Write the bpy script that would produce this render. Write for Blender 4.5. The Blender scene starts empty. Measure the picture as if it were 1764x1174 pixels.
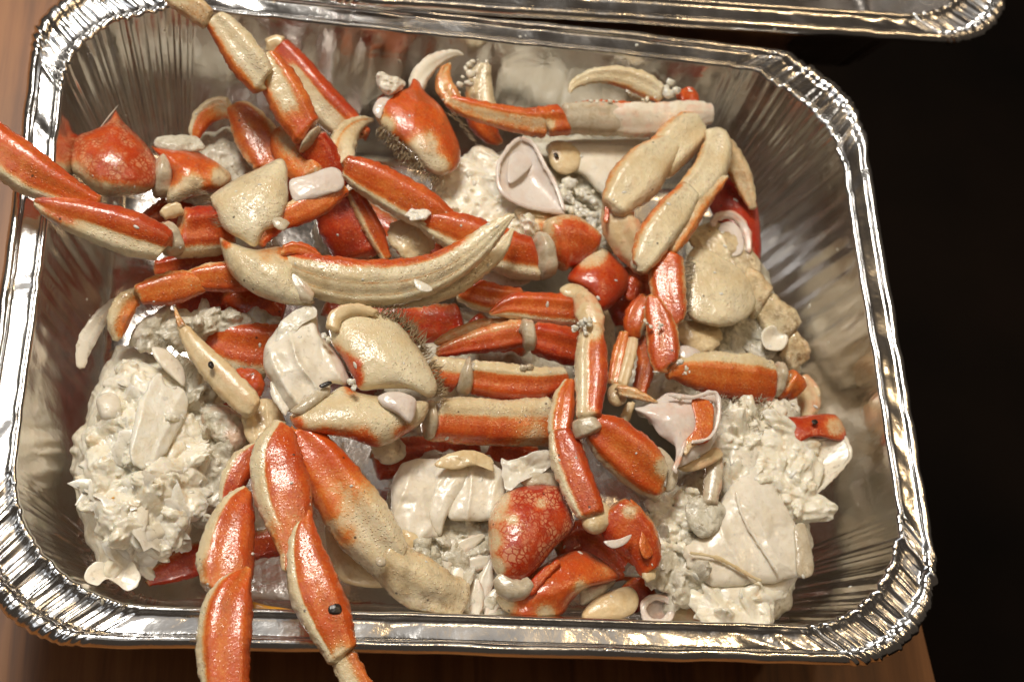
import bpy, math, random
import numpy as np
from mathutils import Vector, Euler
random.seed(7); rng=np.random.default_rng(7)
scene=bpy.context.scene
COL=scene.collection
# ------------------------------------------------------------------ camera
CAM_ROT=(0.4667,-0.2185,-0.0348); CAM_LOC=np.array([-0.0997,-0.2504,0.4638]); FPX=2643.6
cd=bpy.data.cameras.new('camera'); cam=bpy.data.objects.new('camera',cd); COL.objects.link(cam)
cam.location=CAM_LOC; cam.rotation_euler=CAM_ROT
cd.sensor_width=36; cd.lens=FPX/1764*36; cd.clip_start=0.02; cd.clip_end=30
cd.dof.use_dof=True; cd.dof.focus_distance=0.485; cd.dof.aperture_fstop=15
scene.camera=cam
# ------------------------------------------------------------------ world and lamps (indoor lamps)
w=bpy.data.worlds.new("World"); scene.world=w; w.use_nodes=True
bg=w.node_tree.nodes['Background']; bg.inputs[0].default_value=(0.30,0.235,0.18,1); bg.inputs[1].default_value=0.14
def area(name,loc,target,sx,sy,power,color):
    l=bpy.data.lights.new(name,'AREA'); l.shape='RECTANGLE'; l.size=sx; l.size_y=sy; l.energy=power; l.color=color
    o=bpy.data.objects.new(name,l); COL.objects.link(o); o.location=loc
    o.rotation_euler=(Vector(target)-Vector(loc)).to_track_quat('-Z','Y').to_euler(); return o
area('ceiling_panel',(-0.40,0.62,1.25),(0,0,0),0.46,0.32,18,(1.0,0.935,0.84))
area('window_light',(-1.15,-0.15,1.2),(0,0,0),0.4,0.7,1.2,(0.93,0.96,1.0))
area('ceiling_glow',(-0.35,0.1,1.95),(-0.35,0.1,0),1.9,1.7,2.6,(1.0,0.96,0.91))
for i,(x,y,z,p) in enumerate([(0.62,0.35,1.3,1.5),(0.95,-0.05,1.35,1.4),(0.25,-0.12,1.6,1.0)]):
    area('warm_bulb',(x,y,z),(0,0,0),0.045,0.045,p,(1.0,0.70,0.38))
scene.view_settings.view_transform='Standard'; scene.view_settings.look='None'
scene.view_settings.exposure=0.1; scene.view_settings.gamma=1.0
# ------------------------------------------------------------------ geometry helpers
RM=np.array(Euler(CAM_ROT,'XYZ').to_matrix())
CM=0.01
def up(px,py,z):
    d=RM@np.array([(px-882)/FPX,-(py-587)/FPX,-1.0]); t=(z*CM-CAM_LOC[2])/d[2]
    return CAM_LOC+d*t, t
def toward_cam(p):
    v=CAM_LOC-p; return v/np.linalg.norm(v)
def proj(P):
    q=(P-CAM_LOC)@RM
    return 882+FPX*q[:,0]/-q[:,2], 587-FPX*q[:,1]/-q[:,2]
def hsh(i,j,k,seed):
    n=(i.astype(np.int64)*374761393+j.astype(np.int64)*668265263+k.astype(np.int64)*2147483647+seed*1274126177)&0xffffffff
    n=((n^(n>>13))*1274126177)&0xffffffff; n=n^(n>>16)
    return (n&0xffff)/65535.0
def vnoise(P,seed=0):
    f=np.floor(P); i,j,k=f[:,0].astype(np.int64),f[:,1].astype(np.int64),f[:,2].astype(np.int64)
    t=P-f; t=t*t*(3-2*t); r=0
    for a in (0,1):
        for b in (0,1):
            for c in (0,1):
                wt=(t[:,0] if a else 1-t[:,0])*(t[:,1] if b else 1-t[:,1])*(t[:,2] if c else 1-t[:,2])
                r=r+wt*hsh(i+a,j+b,k+c,seed)
    return r*2-1
def fbm(P,scale,octs=3,seed=0,ridge=False):
    r=0;a=1;tot=0
    for o in range(octs):
        n=vnoise(P*scale*(2**o)+o*17.3,seed+o)
        if ridge: n=1-2*np.abs(n)
        r=r+a*n; tot+=a; a*=.5
    return r/tot
def cr(pts,n,closed=False):
    P=np.array(pts,float); m=len(P)
    if closed: Q=np.vstack([P[-1],P,P[0],P[1]]); ns=m
    else: Q=np.vstack([2*P[0]-P[1],P,2*P[-1]-P[-2]]); ns=m-1
    L=np.linalg.norm(np.diff(Q[1:ns+2],axis=0)[:,:2],axis=1)**.5+1e-6; cum=np.concatenate([[0],np.cumsum(L)])
    T=np.linspace(0,cum[-1],n,endpoint=not closed); out=[]
    for t in T:
        i=min(max(np.searchsorted(cum,t,side='right')-1,0),ns-1); u=(t-cum[i])/L[i]
        p0,p1,p2,p3=Q[i],Q[i+1],Q[i+2],Q[i+3]
        out.append(.5*((2*p1)+(-p0+p2)*u+(2*p0-5*p1+4*p2-p3)*u*u+(-p0+3*p1-3*p2+p3)*u**3))
    return np.array(out)
def sstep(a,b,x):
    t=np.clip((x-a)/(b-a+1e-9),0,1); return t*t*(3-2*t)
class M_:                                  # mesh collector
    def __init__(s): s.v=[];s.f=[];s.z=[];s.n=0
    def add(s,V,F,Z=None):
        V=np.asarray(V,float); s.v.append(V)
        s.z.append(np.tile([0,0,0,0],(len(V),1)) if Z is None else Z)
        s.f+= [tuple(i+s.n for i in f) for f in F]; s.n+=len(V); return s
def build(m,name,mat,parent=None,smooth=True):
    V=np.vstack(m.v); Z=np.vstack(m.z).astype(np.float32)
    o0=(V.min(0)+V.max(0))/2
    me=bpy.data.meshes.new(name); me.from_pydata((V-o0).tolist(),[],m.f); me.update()
    if smooth: me.polygons.foreach_set('use_smooth',[True]*len(me.polygons))
    a=me.color_attributes.new('zone','FLOAT_COLOR','POINT'); a.data.foreach_set('color',Z.ravel())
    me.materials.append(mat)
    o=bpy.data.objects.new(name,me); COL.objects.link(o)
    if parent is not None: o.parent=parent; o.location=o0-np.array(parent.location)
    else: o.location=o0
    return o
def thing(name,label,cat,px,py,z,group=None):
    o=bpy.data.objects.new(name,None); COL.objects.link(o); p,_=up(px,py,z); o.location=p
    o.empty_display_size=.01; o['label']=label; o['category']=cat
    if group: o['group']=group
    return o
def grid_faces(n,m,closed_m=True):
    F=[]
    for i in range(n-1):
        for j in range(m if closed_m else m-1):
            k=(j+1)%m; F.append((i*m+j,i*m+k,(i+1)*m+k,(i+1)*m+j))
    return F
def zone(P,m,red,net,dirt,spots):
    x,y=proj(P); m=np.full(len(P),1.0)*m
    for s in spots:
        sx,sy,r,mm=s[:4]; wgt=np.exp(-(((x-sx)**2+(y-sy)**2)/(r*r))**1.5); m=m*(1-wgt)+mm*wgt
    return np.stack([np.clip(m,0,1),np.full(len(P),1.0)*red,np.full(len(P),1.0)*net,np.full(len(P),1.0)*dirt],1)
SEED=[1]
def seg_mesh(pts,z,th=.66,prof=None,red=.3,net=0,dirt=.15,spots=(),lumps=.035,N=None,Mr=36,ends=(1,1),ex=2.05,tz=None,roll=0,groove=0.11,teeth=None,panel=1.0,skew=1.0):
    """swept shell segment. pts=(px,py,width px); z=height cm (one, two or one per point)"""
    SEED[0]+=1
    if np.isscalar(z): z=[z]*len(pts)
    elif len(z)==2 and len(pts)!=2: z=list(np.interp(np.linspace(0,1,len(pts)),[0,1],z))
    tot=sum(math.hypot(pts[i+1][0]-pts[i][0],pts[i+1][1]-pts[i][1]) for i in range(len(pts)-1))
    if N is None: N=int(min(90,max(22,tot/3.2)))
    q=cr([(p[0],p[1],p[2],zz) for p,zz in zip(pts,z)],N)
    q[:,2]=np.maximum(q[:,2],1)
    P=[];W=[]
    for a in q:
        p,t=up(a[0],a[1],a[3]); P.append(p); W.append(a[2]*.5*t/FPX)
    P=np.array(P);W=np.array(W)
    T=np.gradient(P,axis=0); T/=np.linalg.norm(T,axis=1)[:,None]
    arc=np.concatenate([[0],np.cumsum(np.linalg.norm(np.diff(P,axis=0),axis=1))]); Lt=arc[-1]
    cap=np.ones(N)
    d0=arc/(W[0]*.36+1e-6); d1=(Lt-arc)/(W[-1]*.36+1e-6)
    if ends[0]: cap*=np.sqrt(np.clip(1-(1-np.clip(d0,0,1))**2,0,1))*.97+.03
    if ends[1]: cap*=np.sqrt(np.clip(1-(1-np.clip(d1,0,1))**2,0,1))*.97+.03
    a=np.linspace(0,2*math.pi,Mr,endpoint=False)+.001
    ca,sa=np.cos(a),np.sin(a); cs=np.sign(ca)*np.abs(ca)**(2/ex); ss=np.sign(sa)*np.abs(sa)**(2/ex)
    fph=random.Random(SEED[0]).uniform(0,6); fac=(1+.05*np.cos(5*a+fph)+.02*np.cos(8*a+2*fph))*(1+panel*(-.16*np.exp(-(cs/.42)**2)+.07*np.exp(-((np.abs(cs)-.66)/.13)**2)))
    prof=prof or [(-1,1),(1,1)]
    px_,pm_=zip(*prof); mm=np.interp(cs,px_,pm_)
    # groove where pigment changes
    g=np.zeros(Mr)
    for i in range(len(prof)-1):
        if abs(pm_[i+1]-pm_[i])>.39:
            c=(px_[i]+px_[i+1])/2; g+=np.exp(-((cs-c)/.09)**2)*(sa>0)
    sr=random.Random(SEED[0]*13+1); sk0,sk1=(sr.uniform(-.45,.45)*skew,sr.uniform(-.45,.45)*skew); V=[];mk=[]
    for i in range(N):
        v=toward_cam(P[i]); S=np.cross(T[i],v); S/=np.linalg.norm(S)
        if roll: S=S*math.cos(roll)+v*math.sin(roll)
        U=np.cross(S,T[i]); w_=W[i]*cap[i]
        sw=1+.05*math.exp(-((arc[i]-W[0]*.3)/(W[0]*.22+1e-6))**2)+.05*math.exp(-((Lt-arc[i]-W[-1]*.3)/(W[-1]*.22+1e-6))**2)-.03
        oz=cs*W[i]*(sk0*math.exp(-arc[i]/W[0]/1.1)+sk1*math.exp(-(Lt-arc[i])/W[-1]/1.1))
        V.append(P[i]+np.outer(oz,T[i])+np.outer(cs*w_*sw,S)+np.outer(ss*w_*th*sw*fac*(1-groove*g),U))
        mk.append(mm if tz is None else np.clip(mm+np.interp(i/(N-1),*zip(*tz)),0,1))
    V=np.vstack(V); mk=np.concatenate(mk)
    cen=np.repeat(P,Mr,0); nrm=V-cen; ln=np.linalg.norm(nrm,axis=1)[:,None]+1e-9; nrm/=ln
    wr=np.repeat(W,Mr)[:,None]
    V=V+nrm*(fbm(V,130,2,SEED[0])[:,None]*wr*lumps*2.2 + fbm(V,800,2,SEED[0]+5)[:,None]*(0.00010+.00045*np.tile(sstep(.72,.95,np.abs(cs))*(sa>-.4),N))[:,None])*np.minimum(ln/wr,1)
    F=grid_faces(N,Mr)
    c0=len(V); V=np.vstack([V,V[:Mr].mean(0),V[-Mr:].mean(0)]); mk=np.append(mk,[mk[0],mk[-1]])
    F+=[(c0,(j+1)%Mr,j) for j in range(Mr)]+[(c0+1,(N-1)*Mr+j,(N-1)*Mr+(j+1)%Mr) for j in range(Mr)]
    tt_=np.repeat(np.arange(N)/(N-1),Mr); c2=np.tile(cs,N); rr=random.Random(SEED[0]*3)
    st=vnoise(np.stack([c2*5,tt_*1.6,ss_of(ss,N)*2],1),SEED[0])+.6*vnoise(np.stack([c2*12,tt_*3,ss_of(ss,N)*4],1),SEED[0]+3)
    st=np.append(st,[st[0],st[-1]]); c3=np.append(c2,[0,0]); t3=np.append(tt_,[0,1])
    on=sstep(.35,.7,mk); mk=mk-on*(.16*np.clip(st,-.3,1)+.02+.14*np.exp(-(c3/.45)**2))+ (1-on)*.05*st
    redv=np.clip(red+.22*sstep(.45,.85,np.abs(c3))*on+.22*st+(t3-.5)*rr.uniform(-.35,.35),0,1)
    ae=np.minimum(arc,Lt-arc); ed=np.exp(-(ae/.0011)**2); dv_=np.append(np.repeat(ed,Mr),[1,1])
    dirtv=np.clip(dirt+.5*dv_+.12*np.clip(st,0,1),0,1); mk=mk*(1-.45*dv_)
    return V,F,zone(V,mk,redv,net,dirtv,spots)
def ss_of(ss,N): return np.tile(ss,N)
def pil_mesh(out,z,h=.5,hb=None,tilt=(0,0),c=None,m=1,red=None,net=0,dirt=.15,spots=(),amp=.02,fs=150,rag=0,N=110,K=20,p=2.2,q=2.0,cup=0,ridge=False,fine=.012,grad=None,fold=0,oct=3,ribs=None,edge=.22):
    """inflated plate from an outline; h = dome height cm; cup = hollow depth cm"""
    if red is None: red=.3
    SEED[0]+=1; sd=SEED[0]
    o=cr(out,N,True); cx,cy=(o.mean(0) if c is None else c)
    mx,my=o.mean(0)
    zz=lambda x,y: z+tilt[0]*(x-mx)/100+tilt[1]*(y-my)/100
    O=np.array([up(x,y,zz(x,y))[0] for x,y in o]); C=up(cx,cy,zz(cx,cy))[0]
    v=toward_cam(C)
    if rag: O=O+(O-C)*(fbm(O,420,3,sd)[:,None]*rag)
    hb=h*.6 if hb is None else hb
    V=[];R=[]
    ft=np.fft.fft(O-C,axis=0); k_=np.abs(np.fft.fftfreq(N,1/N)); osm=[]
    Osm=[np.real(np.fft.ifft(ft*np.exp(-(k_/kc)**2)[:,None],axis=0)) for kc in (2.2,4,8)]
    def prof_ring(r):
        a0=np.interp(r,[0,.45,.7,.88,1],[0,0,1,2,3]); i=min(int(a0),2); u=a0-i
        A=Osm[i]; Bq=Osm[i+1] if i<2 else (O-C); return A*(1-u)+Bq*u
    rs=1-np.linspace(0,1,K+1)[:-1]**1.35
    for r in rs[::-1]:
        hh=(1-r**p)**(1/q)*h*CM - cup*CM*(1-r**2); V.append(C+prof_ring(r)*r+v*hh)
    top=np.vstack(V); B=[]
    for r in rs[1:]:
        hh=-(1-r**p)**(1/q)*hb*CM - cup*CM*(1-r**2); B.append(C+prof_ring(r)*r+v*hh)
    Vv=np.vstack([top]+B); rows=len(V)+len(B)
    F=[tuple(reversed(f)) for f in grid_faces(rows,N)]
    ct=len(Vv); Vv=np.vstack([Vv,C+v*(h-cup)*CM,C-v*(hb+cup)*CM])
    F+=[(ct,j,(j+1)%N) for j in range(N)]+[(ct+1,(rows-1)*N+(j+1)%N,(rows-1)*N+j) for j in range(N)]
    nd=Vv-(C-v*.01); nd/=np.linalg.norm(nd,axis=1)[:,None]+1e-9
    Vv=Vv+nd*(fbm(Vv,fs,oct,sd,ridge)*amp*CM+fbm(Vv,fs*7,2,sd+9)*fine*CM)[:,None]
    if fold:
        Vv=Vv+v*(np.sin((Vv@np.array([1,.6,0]))*fold+fbm(Vv,90,2,sd)*3)*.05*CM)[:,None]
    if ribs:
        x,y=proj(Vv); a_=math.radians(ribs[0]); ph=(x*math.sin(a_)-y*math.cos(a_))/ribs[1]*math.pi+fbm(Vv,60,2,sd)*1.5
        Vv=Vv+v*((1-np.abs(np.sin(ph)))**2.5*ribs[2]*CM)[:,None]
    rall=np.append(np.concatenate([np.full(N,r) for r in rs[::-1]]+[np.full(N,r) for r in rs[1:]]),[0,0])
    dirt=np.clip(dirt+edge*sstep(.86,1,rall)*np.clip(.6+1.5*fbm(Vv,250,2,sd+2),0,1),0,1)
    mk=np.full(len(Vv),float(m))
    if grad:   # (px0,py0,px1,py1,m0,m1)
        x,y=proj(Vv); dx,dy=grad[2]-grad[0],grad[3]-grad[1]
        t=((x-grad[0])*dx+(y-grad[1])*dy)/(dx*dx+dy*dy); mk=grad[4]+(grad[5]-grad[4])*sstep(0,1,t)
    return Vv,F,zone(Vv,mk,red,net,dirt,spots)
def seg(par,name,pts,z,mat=None,**k):
    if mat is not None: k.setdefault('red',0); k.setdefault('panel',.45)
    return build(M_().add(*seg_mesh(pts,z,**k)),name,mat or M['shell'],par)
def pil(par,name,out,z,mat=None,**k):
    if mat is not None: k.setdefault('red',0)
    return build(M_().add(*pil_mesh(out,z,**k)),name,mat or M['shell'],par)
def ring(par,pts,z,**k):
    k.setdefault('red',0); k.setdefault('panel',0); k.setdefault('skew',.3)
    k.setdefault('th',.8); k.setdefault('lumps',.02); k.setdefault('dirt',.35); pts=[(a,b,c*.97) for a,b,c in pts]
    return build(M_().add(*seg_mesh(pts,z,**k)),'joint_membrane',M['membrane'],par)
def bristles(par,line,z,n,length,direc,mat=None,width=.012,spread=.5,rows=1,jit=4,name='bristles'):
    """tapered hairs along a pixel polyline; direc = pixel direction; length cm"""
    mm=M_(); L=cr([(a,b) for a,b in line],60); r=random.Random(int(line[0][0]*7+n))
    zz=z if not np.isscalar(z) else (z,z)
    for i in range(n):
        t=r.random(); a=L[int(t*59)]; x,y=a[0]+r.uniform(-jit,jit),a[1]+r.uniform(-jit,jit)
        z0=zz[0]+(zz[1]-zz[0])*t+r.uniform(-.08,.08)
        P0=up(x,y,z0)[0]; ang=math.atan2(direc[1],direc[0])+r.uniform(-spread,spread); l=length*r.uniform(.5,1.1)
        P1=up(x+math.cos(ang)*l*48,y+math.sin(ang)*l*48,z0+r.uniform(-.2,.25)*length)[0]
        d=(P1-P0); S=np.cross(d,[0,0,1.0]); S/=np.linalg.norm(S)+1e-9; wd=width*CM
        mid=P0+d*.55+np.array([0,0,r.uniform(-.05,.08)*CM*length*2])
        V=[P0-S*wd,P0+S*wd,P0+np.array([0,0,wd*1.6]),mid-S*wd*.6,mid+S*wd*.6,mid+np.array([0,0,wd]),P1]
        mm.add(V,[(0,1,4,3),(1,2,5,4),(2,0,3,5),(3,4,6),(4,5,6),(5,3,6)])
    return build(mm,name,mat or M['bristle'],par)
def flakes(par,out,zf,n,size,name='meat_flakes',mat=None,elong=(1,2.4),th=.09,seed=0,tiltr=.5,kind='stuff',h=None):
    """thin ragged curved flakes scattered over an area; zf(x,y)->height cm"""
    r=random.Random(seed+n); mm=M_(); o=np.array(out,float); mn,mx=o.min(0),o.max(0); poly=cr(out,60,True)
    def inside(x,y):
        c=False;j=len(poly)-1
        for i in range(len(poly)):
            if (poly[i,1]>y)!=(poly[j,1]>y) and x<(poly[j,0]-poly[i,0])*(y-poly[i,1])/(poly[j,1]-poly[i,1])+poly[i,0]: c=not c
            j=i
        return c
    k=0;tries=0
    while k<n and tries<n*20:
        tries+=1
        x,y=r.uniform(mn[0],mx[0]),r.uniform(mn[1],mx[1])
        if not inside(x,y): continue
        k+=1
        z=zf(x,y); C=up(x,y,z)[0]; s=size*r.uniform(.4,1.3)*CM; e=r.uniform(*elong)
        st_=random.getstate(); D=14; Nn=np.cross(up(x+D,y,zf(x+D,y))[0]-C,C-up(x,y+D,zf(x,y+D))[0]); random.setstate(st_)
        Nn=-Nn if Nn[2]<0 else Nn; Nn/=np.linalg.norm(Nn)+1e-12
        Nn=Nn+np.array([r.gauss(0,1),r.gauss(0,1),r.gauss(0,1)])*tiltr*.42; Nn/=np.linalg.norm(Nn)
        X=np.cross(Nn,[r.gauss(0,1),r.gauss(0,1),r.gauss(0,1)]); X/=np.linalg.norm(X); Y=np.cross(Nn,X); Z=Nn; N1,N2=12,6
        ph=r.uniform(0,6); cv=r.uniform(.0,.25); V=[]; bend=r.uniform(-.3,.2)
        for side in (1,-1):
            for i in range(N2):
                rr=(i+(0.3 if i==0 else 0))/(N2-1)
                for j in range(N1):
                    b=2*math.pi*j/N1; wob=1+.16*math.sin(3*b+ph)+.13*math.sin(5*b+2*ph)+.05*math.sin(9*b+ph)
                    u,v_=rr*math.cos(b)*e*.6*wob,rr*math.sin(b)*.6*wob
                    V.append(C+X*u*s+Y*v_*s+Z*(s*(.1-cv*v_*v_*1.4+bend*u*u/e)+side*th*CM*math.sqrt(max(0,1-rr**2.4))+.05*s*math.sin(5*v_*2+ph)))
        n0=N1*N2; F=[]
        for i in range(N2-1):
            for j in range(N1):
                q=(j+1)%N1; F.append((i*N1+j,(i+1)*N1+j,(i+1)*N1+q,i*N1+q)); F.append((n0+i*N1+j,n0+i*N1+q,n0+(i+1)*N1+q,n0+(i+1)*N1+j))
        F.append(tuple(range(N1))); F.append(tuple(n0+j for j in range(N1))[::-1])
        for j in range(N1):
            q=(j+1)%N1; F.append(((N2-1)*N1+j,n0+(N2-1)*N1+j,n0+(N2-1)*N1+q,(N2-1)*N1+q))
        t=r.uniform(0,1); mm.add(V,F,np.tile([t,r.random()*.06,0,r.random()*.3],(len(V),1)))
    ob=build(mm,name,mat or M['meat'],par)
    if kind: ob['kind']=kind
    return ob
def lumps(par,out,zf,n,size,name='meat_chunks',mat=None,seed=0,ax=(1,.6,.34),tiltr=.3,fs=1.1,amp=.5,kind='stuff'):
    """soft fibrous chunks lying on a surface zf(x,y)"""
    r=random.Random(seed+n*3); mm=M_(); poly=cr(out,60,True); mn,mx=poly[:,:2].min(0),poly[:,:2].max(0); k=0;tr=0
    N1,N2=18,11
    while k<n and tr<n*20:
        tr+=1; x,y=r.uniform(mn[0],mx[0]),r.uniform(mn[1],mx[1]); c=False;j=len(poly)-1
        for i in range(len(poly)):
            if (poly[i,1]>y)!=(poly[j,1]>y) and x<(poly[j,0]-poly[i,0])*(y-poly[i,1])/(poly[j,1]-poly[i,1])+poly[i,0]: c=not c
            j=i
        if not c: continue
        k+=1; C=up(x,y,zf(x,y))[0]; D=14
        Nn=np.cross(up(x+D,y,zf(x+D,y))[0]-C,C-up(x,y+D,zf(x,y+D))[0]); Nn=-Nn if Nn[2]<0 else Nn; Nn/=np.linalg.norm(Nn)+1e-12
        Nn=Nn+np.array([r.gauss(0,1) for _ in range(3)])*tiltr; Nn/=np.linalg.norm(Nn)
        X=np.cross(Nn,[r.gauss(0,1),r.gauss(0,1),r.gauss(0,1)]); X/=np.linalg.norm(X); Y=np.cross(Nn,X)
        s=size*(.35+r.random()**1.6*1.1)*CM*.5; e=r.uniform(.8,1.9)
        f=np.linspace(0,math.pi,N2+1); b=np.arange(N1)*2*math.pi/N1
        sf=np.abs(np.sin(f))**.85
        L=np.stack([np.outer(np.cos(f),np.ones(N1)),np.outer(sf,np.cos(b)),np.outer(sf,np.sin(b))],-1).reshape(-1,3)
        off=r.uniform(0,99); stretch=L*np.array([.8,2.2,2.2])*fs+off
        dsp=1+amp*fbm(stretch,1.0,3,7,True)*.5+amp*.5*fbm(stretch,3,2,3)
        L=L*dsp[:,None]*np.array([ax[0]*e,ax[1],ax[2]])
        V=C+(L[:,:1]*X+L[:,1:2]*Y+L[:,2:]*Nn)*s
        mm.add(V,grid_faces(N2+1,N1),np.tile([r.random(),r.random()*.08,0,.05+.2*r.random()**3],(len(V),1)))
    ob=build(mm,name,mat or M['meat'],par)
    if kind: ob['kind']=kind
    return ob
def fuse(obs,name,voxel=.0004,it=2):
    """join pieces of one meat mass into one continuous surface"""
    vs=[];fs=[];n=0
    for o in obs:
        off=np.array(o.location); me=o.data
        co=np.zeros(len(me.vertices)*3); me.vertices.foreach_get('co',co); vs.append(co.reshape(-1,3)+off)
        fs+=[tuple(v+n for v in p.vertices) for p in me.polygons]; n+=len(me.vertices)
    base=obs[0]; V=np.vstack(vs)-np.array(base.location); me=bpy.data.meshes.new(name); me.from_pydata(V.tolist(),[],fs); me.materials.append(M[base.data.materials[0].name+'_soft'])
    base.data=me; base.name=name
    for o in obs[1:]: bpy.data.objects.remove(o)
    m_=base.modifiers.new('remesh','REMESH'); m_.mode='VOXEL'; m_.voxel_size=voxel; m_.use_smooth_shade=True
    s_=base.modifiers.new('smooth','SMOOTH'); s_.iterations=it+2; s_.factor=.5
    if 'kind' in base: del base['kind']
    return base
def crumbs(par,pts,size,name='meat_crumb',mat=None,n=1,jit=0,seed=3,kind='stuff'):
    r=random.Random(seed); mm=M_()
    for (x,y,z) in pts:
        for _ in range(n):
            C=up(x+r.uniform(-jit,jit),y+r.uniform(-jit,jit),z+r.uniform(0,.12))[0]; s=size*r.uniform(.45,1.2)*CM
            N1,N2=9,6; V=[]; st=[r.uniform(.6,1.3) for _ in range(3)]
            for i in range(N2+1):
                f=math.pi*i/N2
                for j in range(N1):
                    b=2*math.pi*j/N1
                    V.append([math.sin(f)*math.cos(b)*st[0]*s,math.sin(f)*math.sin(b)*st[1]*s,math.cos(f)*st[2]*.7*s])
            V=np.array(V); V=V*(1+.75*fbm(V/s+r.uniform(0,99),1.5,3,5)[:,None])+C
            mm.add(V,grid_faces(N2+1,N1),np.tile([r.random()*.5,0,0,.1],(len(V),1)))
    ob=build(mm,name,mat or M['meat'],par)
    if kind and n*len(pts)>8: ob['kind']=kind
    return ob
# ------------------------------------------------------------------ materials
M={}
def mat(name):
    m=bpy.data.materials.new(name); m.use_nodes=True; nt=m.node_tree; b=nt.nodes['Principled BSDF']; M[name]=m
    return m,nt,b
def nd(nt,t,**k):
    n=nt.nodes.new(t)
    for a,v in k.items():
        if a in n.inputs.keys(): n.inputs[a].default_value=v
        else: setattr(n,a,v)
    return n
def lk(nt,a,b): nt.links.new(a,b)
def ramp(nt,fac,stops):
    r=nt.nodes.new('ShaderNodeValToRGB'); e=r.color_ramp.elements
    while len(e)<len(stops): e.new(.5)
    for el,(p,c) in zip(e,stops): el.position=p; el.color=(*c,1) if len(c)==3 else c
    if fac is not None: lk(nt,fac,r.inputs[0])
    return r
def math_(nt,op,a,b=None,c=None,clamp=False):
    n=nt.nodes.new('ShaderNodeMath'); n.operation=op; n.use_clamp=clamp
    for i,x in enumerate((a,b,c)):
        if x is None: continue
        if isinstance(x,(int,float)): n.inputs[i].default_value=x
        else: lk(nt,x,n.inputs[i])
    return n.outputs[0]
def mixc(nt,f,a,b,mode='MIX'):
    n=nt.nodes.new('ShaderNodeMix'); n.data_type='RGBA'; n.blend_type=mode; n.clamp_factor=True
    for s,x in ((n.inputs[0],f),(n.inputs[6],a),(n.inputs[7],b)):
        if isinstance(x,(int,float)): s.default_value=x
        elif isinstance(x,tuple): s.default_value=(*x,1)
        else: lk(nt,x,s)
    return n.outputs[2]
def noise(nt,co,scale,detail=3,rough=.55,dist=0):
    n=nd(nt,'ShaderNodeTexNoise',Scale=scale,Detail=detail,Roughness=rough,Distortion=dist); lk(nt,co,n.inputs['Vector']); return n.outputs['Fac']
def voro(nt,co,scale,feature='F1'):
    n=nd(nt,'ShaderNodeTexVoronoi',Scale=scale,feature=feature); lk(nt,co,n.inputs['Vector']); return n.outputs['Distance']
def zone_in(nt):
    a=nd(nt,'ShaderNodeAttribute',attribute_name='zone'); s=nt.nodes.new('ShaderNodeSeparateColor'); lk(nt,a.outputs['Color'],s.inputs[0])
    return s.outputs[0],s.outputs[1],s.outputs[2],a.outputs['Alpha']
# --- shell
m,nt,b=mat('shell'); tc=nd(nt,'ShaderNodeTexCoord').outputs['Object']; zm,zr,zn,zd=zone_in(nt)
n1=noise(nt,tc,260,4,.6); n2=noise(nt,tc,1300,2,.6); n3=noise(nt,tc,90,3)
f=math_(nt,'ADD',zm,math_(nt,'MULTIPLY',math_(nt,'SUBTRACT',n1,.5),.6)); f=math_(nt,'ADD',f,math_(nt,'MULTIPLY',math_(nt,'MULTIPLY',math_(nt,'SUBTRACT',n2,.5),.9),math_(nt,'ADD',zm,.12,clamp=True)),clamp=True)
bl=noise(nt,tc,75,5,.62,.5); f=math_(nt,'ADD',f,math_(nt,'MULTIPLY',math_(nt,'MULTIPLY',math_(nt,'SUBTRACT',bl,.5),.7),math_(nt,'ADD',zm,.15,clamp=True)),clamp=True)
cor=ramp(nt,f,[(0,(.80,.70,.48)),(.22,(.74,.56,.32)),(.42,(.74,.40,.15)),(.62,(.76,.235,.045)),(1,(.66,.105,.012))]).outputs[0]
cre=ramp(nt,f,[(0,(.80,.70,.48)),(.22,(.72,.52,.30)),(.42,(.66,.28,.11)),(.62,(.60,.075,.015)),(1,(.38,.012,.004))]).outputs[0]
vd=voro(nt,tc,1050); dots=math_(nt,'SUBTRACT',1,math_(nt,'MULTIPLY',vd,3.0),clamp=True)
edgeb=math_(nt,'MULTIPLY',math_(nt,'MULTIPLY',f,math_(nt,'SUBTRACT',1,f)),4)
f=math_(nt,'ADD',f,math_(nt,'MULTIPLY',math_(nt,'SUBTRACT',dots,.32),math_(nt,'MULTIPLY',edgeb,.55)),clamp=True)
crm=ramp(nt,noise(nt,tc,48,4,.6),[(.36,(.62,.45,.22)),(.50,(.80,.69,.45)),(.68,(.86,.79,.59))]).outputs[0]
zr2=math_(nt,'ADD',zr,math_(nt,'MULTIPLY',math_(nt,'SUBTRACT',n3,.5),.7),clamp=True)
base=mixc(nt,zr2,cor,cre)
base=mixc(nt,math_(nt,'MULTIPLY',math_(nt,'SUBTRACT',1,math_(nt,'MULTIPLY',f,3.2),clamp=True),.6),base,crm)
pale=ramp(nt,noise(nt,tc,200,3),[(.35,(1,1,1)),(.65,(1.12,1.1,1.05))]).outputs[0]
# pale pinpoint granules and dark pores
base=mixc(nt,math_(nt,'MULTIPLY',dots,.14),base,(.80,.62,.38))
vp=voro(nt,tc,700); pores=math_(nt,'LESS_THAN',vp,.10)
base=mixc(nt,math_(nt,'MULTIPLY',math_(nt,'MULTIPLY',pores,math_(nt,'GREATER_THAN',n3,.57)),.35),base,(.30,.09,.03))
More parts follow.
